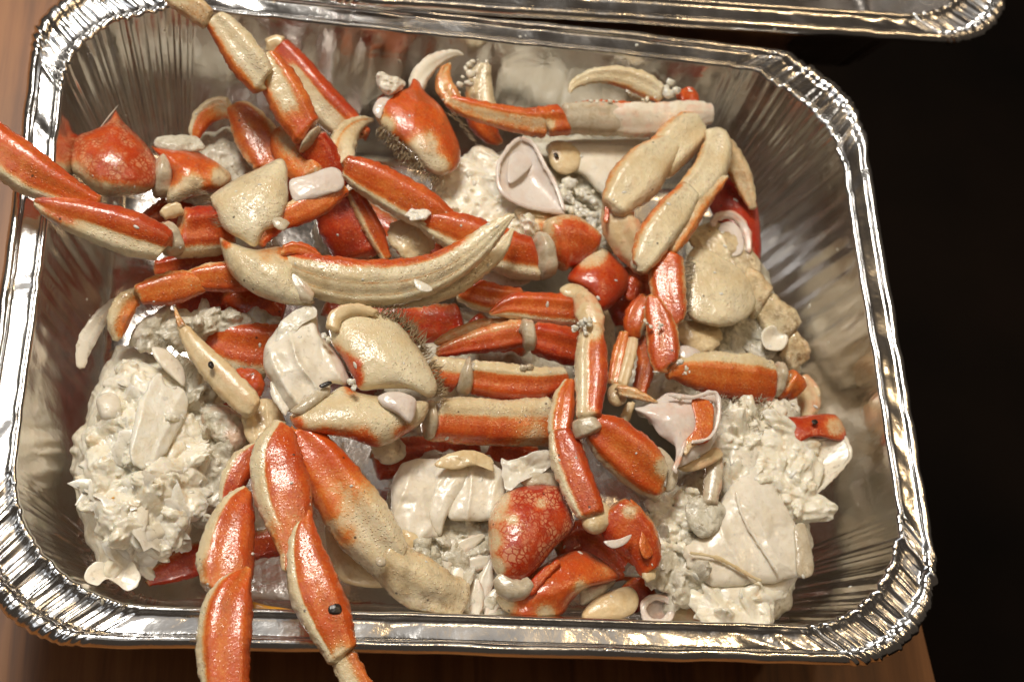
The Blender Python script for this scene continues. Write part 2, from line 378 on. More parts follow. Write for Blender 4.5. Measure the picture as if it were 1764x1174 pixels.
# net pattern of the claw palms
nv=nd(nt,'ShaderNodeTexNoise',Scale=140,Detail=3); lk(nt,tc,nv.inputs['Vector']); va=nd(nt,'ShaderNodeVectorMath',operation='MULTIPLY_ADD'); lk(nt,nv.outputs['Color'],va.inputs[0]); va.inputs[1].default_value=(.004,.004,.004); lk(nt,tc,va.inputs[2])
vn=nd(nt,'ShaderNodeTexVoronoi',Scale=560,feature='DISTANCE_TO_EDGE'); lk(nt,va.outputs[0],vn.inputs['Vector'])
netf=ramp(nt,vn.outputs['Distance'],[(.06,(0,0,0)),(.16,(1,1,1))]).outputs[0]
nf=math_(nt,'MULTIPLY',math_(nt,'MULTIPLY',netf,zn),ramp(nt,noise(nt,tc,150,2),[(.42,(0,0,0)),(.58,(1,1,1))]).outputs[0])
base=mixc(nt,math_(nt,'MULTIPLY',nf,.85),base,(.76,.36,.19))
dn=ramp(nt,math_(nt,'ADD',math_(nt,'MULTIPLY',noise(nt,tc,170,4,.65),.8),math_(nt,'MULTIPLY',noise(nt,tc,900,2,.6),.2)),[(.46,(0,0,0)),(.66,(1,1,1))]).outputs[0]
base=mixc(nt,math_(nt,'MULTIPLY',dn,math_(nt,'MULTIPLY',zd,1.25,clamp=True)),base,(.24,.13,.04))
vs=voro(nt,tc,120); base=mixc(nt,math_(nt,'MULTIPLY',math_(nt,'LESS_THAN',vs,.055),.8),base,(.05,.03,.02))
lk(nt,base,b.inputs['Base Color'])
b.inputs['Subsurface Weight'].default_value=.16; b.inputs['Subsurface Radius'].default_value=(1,.45,.2); b.inputs['Subsurface Scale'].default_value=.0022
lk(nt,ramp(nt,noise(nt,tc,240,3),[(.3,(.26,)*3),(.7,(.40,)*3)]).outputs[0],b.inputs['Roughness'])
b.inputs['Coat Weight'].default_value=.75; b.inputs['Coat Roughness'].default_value=.13
gr=math_(nt,'MULTIPLY',math_(nt,'SUBTRACT',1,math_(nt,'MULTIPLY',zm,.72)),dots)
hgt=math_(nt,'ADD',math_(nt,'MULTIPLY',math_(nt,'MULTIPLY',gr,ramp(nt,n3,[(.4,(.15,)*3),(.6,(1,)*3)]).outputs[0]),1.0),math_(nt,'MULTIPLY',n1,math_(nt,'MULTIPLY_ADD',zm,-.7,1.3))); hgt=math_(nt,'ADD',hgt,math_(nt,'MULTIPLY',n2,.25))
bp=nd(nt,'ShaderNodeBump',Strength=.75,Distance=.00055); lk(nt,hgt,bp.inputs['Height']); lk(nt,bp.outputs[0],b.inputs['Normal']); lk(nt,bp.outputs[0],b.inputs['Coat Normal'])
# --- meat / cartilage (pale)
def meaty(name,c0,c1,c2,sss,rough,bump,sc=220,dirt=.35,dist=.0006,coat=.3,plain=False):
    m,nt,b=mat(name); tc=nd(nt,'ShaderNodeTexCoord').outputs['Object']; zm,zr,zn,zd=zone_in(nt)
    n1=noise(nt,tc,sc,5,.6,.4); f=math_(nt,'ADD',math_(nt,'MULTIPLY',n1,1.1),math_(nt,'MULTIPLY_ADD',zm,.12,.02))
    base=ramp(nt,f,[(.30,c0),(.50,c1),(.75,c2)]).outputs[0]
    if plain: zr=0.0; zd=plain
    base=mixc(nt,math_(nt,'MULTIPLY',zr,ramp(nt,noise(nt,tc,160,2),[(.45,(0,0,0)),(.6,(1,1,1))]).outputs[0]),base,(.72,.26,.12))
    dn=ramp(nt,noise(nt,tc,420,4,.7),[(.56,(0,0,0)),(.72,(1,1,1))]).outputs[0]
    base=mixc(nt,math_(nt,'MULTIPLY',dn,math_(nt,'MULTIPLY',zd,dirt*3,clamp=True)),base,(.24,.17,.08))
    lk(nt,base,b.inputs['Base Color']); b.inputs['Subsurface Weight'].default_value=sss; b.inputs['Subsurface Radius'].default_value=(1,.75,.5)
    b.inputs['Subsurface Scale'].default_value=.0025; b.inputs['Roughness'].default_value=rough; b.inputs['Coat Weight'].default_value=coat; b.inputs['Coat Roughness'].default_value=.15
    h=math_(nt,'ADD',noise(nt,tc,sc*2.2,4,.6,.6),math_(nt,'MULTIPLY',noise(nt,tc,sc*7,2),.3))
    bp=nd(nt,'ShaderNodeBump',Strength=bump,Distance=dist); lk(nt,h,bp.inputs['Height']); lk(nt,bp.outputs[0],b.inputs['Normal'])
meaty('meat',(.62,.50,.30),(.80,.73,.57),(.87,.83,.72),.35,.28,.6)
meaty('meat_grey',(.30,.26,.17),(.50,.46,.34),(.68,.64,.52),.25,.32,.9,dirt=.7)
meaty('meat_soft',(.70,.53,.33),(.84,.78,.62),(.89,.85,.74),.4,.26,.6,plain=.16)
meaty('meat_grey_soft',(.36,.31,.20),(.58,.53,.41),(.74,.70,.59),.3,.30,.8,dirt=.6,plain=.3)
meaty('plate',(.58,.47,.32),(.74,.66,.51),(.85,.79,.67),.3,.34,.5,75,dirt=.7)
meaty('tan',(.52,.34,.15),(.66,.48,.25),(.74,.60,.37),.2,.30,.5,140)
meaty('pink_inner',(.60,.45,.38),(.70,.58,.50),(.76,.68,.61),.3,.28,.3,120)
meaty('membrane',(.30,.21,.11),(.47,.38,.25),(.60,.53,.40),.3,.22,.35,260)
meaty('bristle',(.16,.10,.04),(.28,.19,.09),(.40,.30,.17),.1,.45,.1)
meaty('hair_pale',(.34,.27,.16),(.45,.38,.26),(.55,.49,.37),.1,.45,.1)
# --- foil
m,nt,b=mat('foil'); tcn=nd(nt,'ShaderNodeTexCoord'); tc=tcn.outputs['Object']
b.inputs['Metallic'].default_value=1; b.inputs['Base Color'].default_value=(.88,.875,.87,1)
lk(nt,ramp(nt,noise(nt,tc,60,4),[(.35,(.14,)*3),(.7,(.27,)*3)]).outputs[0],b.inputs['Roughness'])
sp=nt.nodes.new('ShaderNodeSeparateXYZ'); lk(nt,tcn.outputs['Generated'],sp.inputs[0])
warm_reflection=math_(nt,'MULTIPLY',ramp(nt,noise(nt,tc,22,5,.65,.8),[(.38,(0,0,0)),(.62,(1,1,1))]).outputs[0],.45)
lk(nt,mixc(nt,warm_reflection,(.88,.875,.87),(.66,.53,.42)),b.inputs['Base Color'])  # warm room reflection painted into the pan's base colour as a brownish noise tint
mp=nd(nt,'ShaderNodeMapping'); mp.inputs['Scale'].default_value=(1,1,.12); lk(nt,tc,mp.inputs[0])
h=math_(nt,'ADD',math_(nt,'MULTIPLY',noise(nt,mp.outputs[0],240,3,.5),.7),math_(nt,'MULTIPLY',noise(nt,tc,75,4,.5,.8),1.1))
bp=nd(nt,'ShaderNodeBump',Strength=.22,Distance=.0012); lk(nt,h,bp.inputs['Height']); lk(nt,bp.outputs[0],b.inputs['Normal'])
fr=M['foil'].copy(); fr.name='foil_rim'; M['foil_rim']=fr
b_=fr.node_tree.nodes['Principled BSDF']; fr.node_tree.links.remove(b_.inputs['Base Color'].links[0])
# --- wood
m,nt,b=mat('wood'); tc=nd(nt,'ShaderNodeTexCoord').outputs['Object']
mp=nd(nt,'ShaderNodeMapping'); mp.inputs['Scale'].default_value=(1,.07,1); mp.inputs['Rotation'].default_value=(0,0,.16); lk(nt,tc,mp.inputs[0])
g1=noise(nt,mp.outputs[0],70,6,.6,1.2); g2=noise(nt,mp.outputs[0],420,3,.6); g3=noise(nt,tc,9,2)
fw=math_(nt,'ADD',math_(nt,'MULTIPLY',g1,.8),math_(nt,'MULTIPLY',g2,.25))
c=ramp(nt,fw,[(.38,(.075,.024,.005)),(.5,(.21,.078,.018)),(.62,(.33,.135,.036))]).outputs[0]
c=mixc(nt,.35,c,ramp(nt,g3,[(.3,(.15,.05,.010)),(.7,(.28,.11,.03))]).outputs[0])
lk(nt,c,b.inputs['Base Color']); b.inputs['Roughness'].default_value=.5
bp=nd(nt,'ShaderNodeBump',Strength=.2,Distance=.0004); lk(nt,fw,bp.inputs['Height']); lk(nt,bp.outputs[0],b.inputs['Normal'])
m,nt,b=mat('dark_floor'); tc=nd(nt,'ShaderNodeTexCoord').outputs['Object']
lk(nt,ramp(nt,noise(nt,tc,3,4),[(.3,(.006,.005,.004)),(.7,(.016,.010,.007))]).outputs[0],b.inputs['Base Color']); b.inputs['Roughness'].default_value=.9; b.inputs['Specular IOR Level'].default_value=.05
m,nt,b=mat('yellow_bit'); b.inputs['Base Color'].default_value=(.75,.36,.04,1); b.inputs['Roughness'].default_value=.3
m,nt,b=mat('dark_spot'); b.inputs['Base Color'].default_value=(.02,.015,.012,1); b.inputs['Roughness'].default_value=.3
# ------------------------------------------------------------------ table and floor
e0,_=up(1588,1080,-6.3); e1,_=up(1611,1174,-6.3); dv=(e1-e0)/np.linalg.norm(e1-e0)
A=e0-dv*1.2; B=e0+dv*.9
def prism(poly,z0,z1,name,mt):
    n=len(poly); V=[(x,y,z0) for x,y in poly]+[(x,y,z1) for x,y in poly]
    F=[tuple(range(n))[::-1],tuple(range(n,2*n))]+[(i,(i+1)%n,n+(i+1)%n,n+i) for i in range(n)]
    return build(M_().add(V,F),name,M[mt],None,False)
tt=thing('wooden_table','orange-brown wooden table with straight grain under both foil trays','table',882,587,-6.3)
o=prism([(-1.3,B[1]),(B[0],B[1]),(A[0],A[1]),(-1.3,A[1])],-.093,-.063,'table_top','wood')
o.parent=tt; o.location=np.array(o.location)-np.array(tt.location)
for lx,ly in ((-1.2,B[1]+.1),(B[0]-.1,B[1]+.1),(A[0]-.1,A[1]-.1),(-1.2,A[1]-.1)):
    l=prism([(lx-.03,ly-.03),(lx+.03,ly-.03),(lx+.03,ly+.03),(lx-.03,ly+.03)],-.80,-.0935,'leg','wood'); l.parent=tt; l.location=np.array(l.location)-np.array(tt.location)
fl=prism([(-6,-6),(6,-6),(6,6),(-6,6)],-.85,-.80,'floor','dark_floor'); fl['kind']='structure'
# ------------------------------------------------------------------ foil trays
def tray_mesh(seed,far_wobble=1):
    r=np.random.default_rng(seed); A_,B_=.295/2,.295/1.3/2; NS,NC=150,230
    # profile (offset cm, z cm)
    pr=[]
    for t in np.linspace(0,1,7)[1:]: pr.append((-14*(1-t)**1.0-2.15 if t<1 else -2.15,-6.2))
    pr=[(-9,-6.2),(-7,-6.2),(-5,-6.2),(-3.6,-6.2),(-2.7,-6.2),(-2.3,-6.15),(-2.0,-6.0),(-1.82,-5.7),(-1.75,-5.4)]
    for t in np.linspace(0,1,15)[1:]: pr.append((-1.75+1.62*t,-5.4+5.3*t))
    pr+=[(-.10,0.02),(-.05,.09),(.02,.11),(.08,.07),(.12,0),(.2,-.04),(.3,-.05),(.4,-.05),(.5,-.05),(.6,-.05),(.7,-.05),(.76,-.04),(.80,.03),(.84,.09),(.90,.12),(.98,.12),(1.06,.08),(1.13,0),(1.17,-.1),(1.18,-.2),(1.14,-.29),(1.08,-.3)]
    pr=np.array(pr)
    S=[]  # (kind, idx, t)
    for side in range(4):
        S+= [(0,side,t) for t in np.linspace(0,1,NS,endpoint=False)]+[(1,side,t) for t in np.linspace(0,1,NC,endpoint=False)]
    n=len(S); ang=np.array([s[2] for s in S]); kind=np.array([s[0] for s in S]); side=np.array([s[1] for s in S])
    arcpos=np.arange(n)/n
    # pleat signals
    def sig(freqs,seed2):
        rr=np.random.default_rng(seed2); o=np.zeros(n)
        for fq in freqs: o+=np.sin(2*np.pi*(arcpos*fq)+rr.uniform(0,6.28)+2.5*np.sin(2*np.pi*arcpos*rr.integers(9,23)+rr.uniform(0,6)))
        return o/len(freqs)
    def rnd(cell,seed2):
        rr=np.random.default_rng(seed2); m_=int(n/cell); k=rr.uniform(-1,1,m_+1); k[-1]=k[0]; x=np.arange(n)/n*m_; i=np.floor(x).astype(int); t=x-i; t=t*t*(3-2*t); return k[i]*(1-t)+k[(i+1)%(m_+1)]*t
    cw=np.where(kind==1,np.clip(np.sin(np.pi*ang)*3.2,0,1),0)
    cw_ext=np.convolve(np.concatenate([cw[-30:],cw,cw[:30]]),np.ones(25)/25,'same')[30:-30]
    pl=rnd(7,seed)+.6*rnd(4,seed+1)+.5*rnd(15,seed+4)            # sharp pleats
    pl=np.sign(pl)*np.abs(pl)**.8
    dent=np.zeros(n)
    for k in range(85):
        c_=r.integers(0,n); wd=r.uniform(2.0,5.5); d=np.minimum(np.abs(np.arange(n)-c_),n-np.abs(np.arange(n)-c_)); dent+=r.uniform(-1,1)*np.exp(-(d/wd)**2)
    pl2=rnd(6,seed+8)+.6*rnd(11,seed+9); wob=rnd(60,seed+3); wallr=rnd(9,seed+6)+.6*rnd(20,seed+7)
    flute=sstep(-.3,.5,rnd(80,seed+40))+.25
    V=np.zeros((len(pr),n,3))
    for pi_,(o,z) in enumerate(pr):
        o=o*CM; a,b=A_+o,B_+o
        rad=(.044+o*.9 if o<0 else .044-.5*o); rad=max(rad,.01)
        # straight sides then corner, ccw from bottom side
        X=np.zeros(n);Y=np.zeros(n);NX=np.zeros(n);NY=np.zeros(n)
        corners=[(a-rad,-b+rad),(a-rad,b-rad),(-a+rad,b-rad),(-a+rad,-b+rad)]
        starts=[(-a+rad,-b),(a,-b+rad),(a-rad,b),(-a,b-rad)]; ends_=[(a-rad,-b),(a,b-rad),(-a+rad,b),(-a,-b+rad)]
        nn=[(0,-1),(1,0),(0,1),(-1,0)]
        for s in range(4):
            k=(kind==0)&(side==s); t=ang[k]; X[k]=starts[s][0]+(ends_[s][0]-starts[s][0])*t; Y[k]=starts[s][1]+(ends_[s][1]-starts[s][1])*t; NX[k],NY[k]=nn[s]
            k=(kind==1)&(side==s); th=-math.pi/2+s*math.pi/2+ang[k]*math.pi/2; X[k]=corners[s][0]+rad*np.cos(th); Y[k]=corners[s][1]+rad*np.sin(th); NX[k]=np.cos(th);NY[k]=np.sin(th)
        dz=np.zeros(n);do=np.zeros(n); oc=o/CM
        if oc>=-.13:                 # rim
            ledge=np.exp(-((oc-.42)/.36)**2); edge=1 if oc>.8 else 0
            dz+=(pl*.085*cw_ext*(.35+ledge)+dent*.06*(1-cw_ext)*(.25+ledge)+wob*.07)
            dz+=pl2*.017*(.5+ledge*.5)
            do+=(pl*.035*cw_ext+wob*.07+pl2*.010*(1+2*edge)+ (dent*.03 if oc<.15 else dent*.015))
            dz+=.012*rnd(5,seed+20+pi_)*(.8 if edge else .12)
        else:                        # wall and floor
            fz=(z+6.2)/6.2; k=sstep(-3.2,-1.9,np.array([oc]))[0]
            do+=(pl*.055*cw_ext*(.35+1.2*(1-fz))*k+(wallr*.03+.022*np.sin(np.arange(n)*2*np.pi/9.5)*flute)*(1-cw_ext)*k*(.4+.6*fz)+wob*.06*fz+rnd(45,seed+30)*.05*k)
            dz+=pl*.03*cw_ext*(1-fz)*k
        V[pi_,:,0]=X+NX*do*CM; V[pi_,:,1]=Y+NY*do*CM; V[pi_,:,2]=z*CM+dz*CM
    V=V.reshape(-1,3)
    V[:,2]+=fbm(V,45,2,seed)*.0005*(V[:,2]<-.058)
    F=grid_faces(len(pr),n)
    # outer skin: 0.2 mm foil thickness is given by a solidify-free twin would double cost; close the floor instead
    F.append(tuple(range(n))[::-1])
    return V,F
t1=thing('foil_tray','deep aluminium foil tray filled with cooked crab pieces','tray',800,600,-6.2)
V,F=tray_mesh(11)
nrim=None
def split_tray(V,F,par):
    n=4*(150+230); rows=len(V)//n; k=rows-22   # rim rows
    a=M_().add(V[:(k+1)*n],[f for f in F if max(f)<(k+1)*n]); 
    b_=M_().add(V[k*n:],[tuple(i-k*n for i in f) for f in F if min(f)>=k*n and max(f)>=(k+1)*n])
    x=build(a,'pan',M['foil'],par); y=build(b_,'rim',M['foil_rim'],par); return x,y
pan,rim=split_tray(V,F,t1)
t1.location=np.array(t1.location)
# second tray: same stamped shape, behind and lapping over the far rim
t2=bpy.data.objects.new('foil_tray',None); COL.objects.link(t2); t2['category']='tray'
t2['label']='foil tray cut off by the top edge, lapping the far rim of the full tray'
base0=np.array(t1.location); P1=up(800,20,.45)[0]; P2=up(1640,74,.45)[0]; an=math.atan2(P2[1]-P1[1],P2[0]-P1[0])
cor=np.array(up(1768,80,.45)[0]); lx,ly=.295/2+.0118,-(.295/2.6+.0118)
t2.rotation_euler=(-.022,0,an); cxy=cor[:2]-np.array([math.cos(an)*lx-math.sin(an)*ly,math.sin(an)*lx+math.cos(an)*ly])
R2=np.array(Euler(t2.rotation_euler,'XYZ').to_matrix())
tl=np.array([cxy[0],cxy[1],.0]); pt=R2@np.array([lx,ly,0]); tl[2]=.0045-pt[2]
t2.location=tl+R2@base0
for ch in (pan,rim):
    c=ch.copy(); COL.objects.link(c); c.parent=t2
# ------------------------------------------------------------------ crab pieces
# profile across a segment: -1 = left hand, +1 = right hand of the travel direction; value 0 cream .. 1 orange/red
def LC(f,s=.16,c=.05): a=-1+2*f; return [(-1,c),(a-s,c),(a+s,1),(1,1)]
def RC(f,s=.16,c=.05): a=1-2*f; return [(-1,1),(a-s,1),(a+s,c),(1,c)]
def BC(f,g,s=.1,c=.05): a=-1+2*f;b_=1-2*g; return [(-1,c),(a-s,c),(a+s,1),(b_-s,1),(b_+s,c),(1,c)]
G_LEG='cooked crab legs piled in the tray'; G_CLAW='cooked crab claws in the tray'; G_BODY='white crab body sections in the tray'; G_BIT='loose shell scraps in the pile'

# ---- A: long leg from the top edge down into the pile
t=thing('crab_limb','long cream crab leg crossing the far rim at top left, ending in red','crab leg',500,160,1,G_LEG)
seg(t,'leg_tip',[(262,-34,20),(300,-4,34),(335,16,42),(362,36,36)],(2.6,2.3),prof=RC(.3),m=None,red=0,spots=[(300,0,60,.25),(350,30,30,.1)]) if False else seg(t,'leg_tip',[(262,-34,20),(300,-4,34),(335,16,42),(362,36,36)],(2.6,2.3),prof=[(-1,.3),(1,.3)],red=0,dirt=.4)
seg(t,'leg_segment',[(366,28,36),(395,62,58),(430,110,66),(456,146,52)],(2.3,1.6),prof=[(-1,.05),(.35,.1),(.75,.75),(1,.8)],red=.1,th=.6)
seg(t,'leg_segment',[(456,92,30),(474,128,62),(500,178,70),(532,232,56)],(1.7,.9),prof=[(-1,.75),(-.45,.7),(-.25,.12),(.35,.15),(.7,.7),(1,.8)],red=.15,spots=[(525,225,40,.9)])
seg(t,'leg_segment',[(530,228,50),(546,256,64),(562,292,64),(575,330,60)],(.7,-.4),prof=[(-1,1),(1,1)],red=.85)
seg(t,'leg_segment',[(570,325,70),(595,385,100),(622,448,84)],(-1.2,-2.2),prof=[(-1,1),(1,1)],red=.9)
seg(t,'shell_ridge',[(606,325,26),(640,390,36),(668,448,16)],(-.7,-1.6),prof=[(-1,1),(.2,1),(.5,.3),(1,.4)],red=.35)
ring(t,[(528,236,52),(540,246,60)],.75)
# ---- B
t=thing('crab_limb','cream crab leg with a bright red upper edge, leaning against the far wall','crab leg',550,150,-1,G_LEG)
seg(t,'leg_segment',[(476,80,40),(502,112,60),(548,168,66),(592,212,60),(625,240,40)],(-.2,-.9),prof=[(-1,1),(-.35,1),(-.15,.08),(.6,.06),(1,.4)],red=.55,spots=[(490,85,28,1),(610,225,30,.5)])
seg(t,'joint_knob',[(458,82,26),(476,76,32),(490,80,30)],(-.2,-.1),mat=M['tan'])
# ---- C: leg over the left rim
t=thing('crab_limb','orange crab leg lying over the left rim and running out of the picture','crab leg',150,360,1.2,G_LEG)
seg(t,'leg_segment',[(-60,205,62),(0,257,82),(52,297,82),(105,325,62),(172,352,26)],(1.6,1.5),prof=RC(.24),red=.1)
seg(t,'leg_segment',[(58,346,14),(92,360,44),(150,378,70),(215,400,80),(262,415,72),(290,424,52)],(1.6,1.1),prof=RC(.44,.08),red=.5,spots=[(110,350,40,.7)])
ring(t,[(272,418,50),(292,412,66),(308,408,56)],(.9,.7))
seg(t,'leg_segment',[(300,402,86),(335,400,92),(365,398,90),(398,394,80)],(.6,.1),prof=RC(.26),red=.75,spots=[(300,375,26,.3)])
seg(t,'joint_knob',[(278,372,18),(298,362,26),(316,360,20)],(.9,1.0),mat=M['tan'])
# ---- D: claw palm upper left
t=thing('crab_claw','pointed red claw palm with pale net pattern in the upper left corner of the tray','crab claw',200,280,-1.5,G_CLAW)
pil(t,'claw_palm',[(199,189),(211,207),(240,237),(262,262),(276,292),(270,320),(250,333),(212,338),(170,334),(137,308),(121,290),(122,262),(133,235),(163,222),(187,207)],-1.6,h=1.5,hb=.9,red=.6,net=.8,dirt=.25,grad=(200,300,196,328,1,.05),amp=.10,fs=110,spots=[(130,300,26,.1),(199,200,20,.8)])
ring(t,[(262,300,84),(280,304,74),(296,304,60)],(-1.5,-1.6))
pil(t,'claw_wrist',[(262,252),(300,255),(334,258),(368,275),(398,300),(385,323),(340,337),(293,350),(288,330),(296,300),(275,270)],-1.7,h=1.1,red=.3,amp=.14,fs=120,dirt=.3,spots=[(330,318,24,.1),(380,305,22,.1),(300,335,20,.1)])
pil(t,'shell_rim',[(205,180),(178,214),(172,220),(190,196)],-1.2,h=.1,mat=M['plate'])
# ---- E: curled leg
t=thing('crab_limb','curled orange-brown crab leg arching beside the pointed red claw palm','crab leg',400,230,-1.2,G_LEG)
seg(t,'leg_tip',[(333,250,8),(338,226,28),(351,202,38),(376,187,42),(402,186,36)],(-1.8,-1.0),prof=LC(.25),red=0,spots=[(385,180,26,.3)],th=.6)
seg(t,'leg_segment',[(399,180,26),(420,200,58),(442,236,78),(459,270,68),(466,294,46)],(-.9,-.9),prof=[(-1,.3),(-.8,.4),(-.6,.85),(.7,.85),(1,.3)],red=.15,th=.5)
seg(t,'leg_segment',[(472,226,28),(494,256,58),(520,288,64),(538,310,50)],(-.6,.1),prof=[(-1,.5),(-.3,.8),(1,.85)],red=.1,spots=[(500,240,22,.3)])
# ---- F: biggest claw
t=thing('crab_claw','largest claw, cream with long curved fingers pointing right and a red upper edge','crab claw',620,470,1,G_CLAW)
pil(t,'claw_wrist',[(362,338),(409,307),(448,288),(482,273),(494,290),(496,344),(480,385),(455,400),(440,425),(415,412),(386,394),(372,365)],1.0,h=.75,m=.0,dirt=.25,amp=.05,red=0,spots=[(372,350,18,.2)],tilt=(.3,0))
bristles(t,[(366,340),(372,362),(384,390)],(.9,.9),45,.45,(-1,-.1))
bristles(t,[(300,345),(345,330),(372,338)],(-.8,.4),50,.6,(-1,-.05))
seg(t,'wrist_edge',[(438,418,34),(455,396,44),(478,380,40),(508,368,46),(548,348,50),(584,318,44)],(1.0,.9),prof=[(-1,.25),(-.6,.9),(1,1)],red=.15,th=.6,spots=[(428,415,16,.1)])
pil(t,'joint_flap',[(498,312),(535,300),(574,288),(591,305),(589,326),(560,337),(530,345),(506,345)],1.2,h=.15,cup=-.12,mat=M['pink_inner'],amp=.05,rag=.04)
pil(t,'torn_membrane',[(470,378),(484,374),(498,385),(490,398),(474,392)],1.5,h=.12,mat=M['membrane'],rag=.2)
pil(t,'claw_palm',[(378,412),(395,416),(440,430),(480,424),(530,432),(548,446),(512,462),(508,494),(542,518),(527,528),(482,522),(430,502),(394,465)],.7,h=1.15,m=0,dirt=.3,amp=.05,red=.2,spots=[(500,428,24,.9),(530,437,18,.9),(390,420,9,.8),(460,436,20,.4)])
ring(t,[(498,452,20),(506,480,32),(522,504,34),(540,516,20)],1.3,th=.6)
seg(t,'claw_finger',[(552,500,34),(640,510,42),(720,506,46),(775,490,46),(815,468,38),(856,436,28),(885,392,6)],[.6,.6,.6,.6,.7,.8,1.1],prof=[(-1,.0),(.5,.0),(1,.15)],dirt=.3,th=.7)
seg(t,'claw_finger',[(481,446,22),(512,462,56),(560,478,80),(620,487,84),(690,484,80),(750,468,68),(803,438,56),(846,402,38),(884,368,10)],[1.2,1.3,1.4,1.4,1.4,1.45,1.6,1.9,2.3],prof=[(-1,1),(-.82,1),(-.66,.5),(-.55,.0),(-.1,.0),(-.02,.42),(.06,0),(.42,.0),(.5,.42),(.58,0),(1,.0)],red=.25,dirt=.22,ex=2.1,lumps=.02,spots=[(850,395,55,.0),(880,370,40,0)],groove=.045,N=110,Mr=72,panel=0)
seg(t,'hinge_knob',[(484,432,16),(506,428,24),(530,434,24),(552,444,14)],(1.6,1.6),red=.15)
pil(t,'torn_membrane',[(714,480),(740,492),(744,500),(728,502),(716,494)],2.1,h=.06,mat=M['plate'],rag=.1)
# ---- G
t=thing('crab_limb','orange crab leg with a curled cream tip running diagonally behind the largest claw','crab leg',750,360,-.3,G_LEG)
seg(t,'leg_tip',[(645,206,5),(622,211,24),(600,228,42),(588,256,48),(592,290,42)],(-.6,.2),prof=[(-1,.1),(.1,.15),(.35,.6),(.55,.1),(1,.1)],red=0,dirt=.35,th=.6)
seg(t,'leg_segment',[(590,284,36),(625,302,62),(680,332,72),(736,364,68),(772,384,40)],(.3,-.1),prof=RC(.24,.06),red=.15,th=.6,lumps=.02)
seg(t,'leg_segment',[(720,378,26),(770,394,66),(830,417,80),(885,438,82),(930,446,70)],(-.1,-.3),prof=RC(.33,.08),red=.3,th=.65)
ring(t,[(918,442,78),(935,440,84),(952,436,72)],(-.2,-.3))
seg(t,'leg_segment',[(945,424,84),(972,418,98),(1002,424,84),(1024,434,50)],(-.4,-.8),prof=[(-1,.35),(-.6,.9),(.7,1),(1,.4)],red=.65,spots=[(930,375,30,.15)])
pil(t,'joint_knob',[(698,368),(716,352),(736,350),(742,366),(728,378),(708,380)],.25,h=.12,mat=M['meat'],amp=.25,fs=300,rag=.2)
pil(t,'shell_fin',[(885,362),(920,355),(965,362),(1000,395),(960,400),(915,398)],-.6,h=.35,red=.3,grad=(900,350,985,410,.15,.8),amp=.08)
# ---- H: upper centre claw
t=thing('crab_claw','bright orange claw wrist with a fringe of brown hairs, broken open at its top','crab claw',720,220,0,G_CLAW)
pil(t,'claw_wrist',[(646,192),(652,170),(675,156),(704,152),(711,134),(722,138),(732,158),(756,182),(777,218),(794,258),(790,288),(762,304),(734,294),(706,260),(672,236),(652,212)],.1,h=1.0,red=.25,spots=[(722,268,34,.0),(752,290,26,.0),(664,215,18,.05),(735,245,22,.3),(652,190,12,.3)],amp=.1,fs=90,dirt=.3,oct=2)
pil(t,'broken_meat',[(647,130),(658,123),(672,130),(686,132),(697,142),(690,156),(668,164),(652,150)],.5,h=.6,mat=M['plate'],amp=.3,fs=260)
pil(t,'shell_rim',[(642,192),(650,172),(672,162),(682,168),(664,182),(655,205)],.5,h=.2,mat=M['pink_inner'],amp=.05)
bristles(t,[(656,222),(690,256),(722,290),(760,306)],(.35,.1),150,.34,(-.45,.75),width=.024,jit=9)
bristles(t,[(660,215),(696,250),(726,284)],(.5,.4),130,.22,(-.4,.7),width=.024,jit=8)
bristles(t,[(770,190),(800,220),(815,245)],(.2,-.1),60,.3,(.5,.3))
seg(t,'claw_finger',[(799,94,4),(783,92,13),(762,98,22),(740,112,30),(722,134,32),(716,158,26)],(-.1,.2),mat=M['plate'],th=.7,dirt=.05)
seg(t,'claw_finger',[(776,107,5),(766,124,22),(766,148,34),(780,172,34),(796,194,24)],(.1,.1),prof=[(-1,.55),(1,.6)],red=.0,dirt=.45,th=.5)
# ---- H2: toothed finger
t=thing('crab_pincer','small upright toothed claw finger, white with an orange base, near the far wall','claw finger',825,160,-1,G_CLAW)
seg(t,'finger_shaft',[(836,108,22),(828,130,40),(826,165,52),(830,200,60),(845,232,34),(864,248,8)],(-.3,-1.5),prof=[(-1,1),(1,1)],red=.25,spots=[(826,110,60,.0),(850,150,44,.05)])
crumbs(t,[(814,106,.1),(804,118,.1),(797,132,.1),(792,146,0),(790,160,0),(808,112,.2),(812,128,.2),(806,144,.2),(824,104,.1),(838,106,.1)],.13,'tooth',M['plate'],kind=None)
# ---- I: triangular cup
t=thing('shell_cup','hollow pink-edged white shell cup, triangular, open toward the camera','shell scrap',910,300,-.3,G_BIT)
pil(t,'cup_wall',[(897,236),(918,247),(937,283),(957,320),(973,362),(967,371),(936,362),(895,351),(864,330),(856,302),(861,276),(880,250)],-.1,h=.07,hb=.07,cup=.55,c=(908,312),mat=M['pink_inner'],amp=.04,p=8)
seg(t,'cup_lip',[(897,238,7),(918,248,7),(938,284,8),(958,322,8),(972,364,8)],.0,mat=M['pink_inner'],lumps=.01)
seg(t,'cup_lip',[(972,366,8),(936,362,8),(895,351,8),(864,330,8),(857,302,7),(862,276,7),(880,250,7),(897,238,7)],.0,mat=M['pink_inner'],lumps=.01)
pil(t,'inner_fold',[(882,262),(905,252),(922,268),(912,290),(880,316),(874,296)],-.25,h=.1,mat=M['pink_inner'],tilt=(-.5,.3))
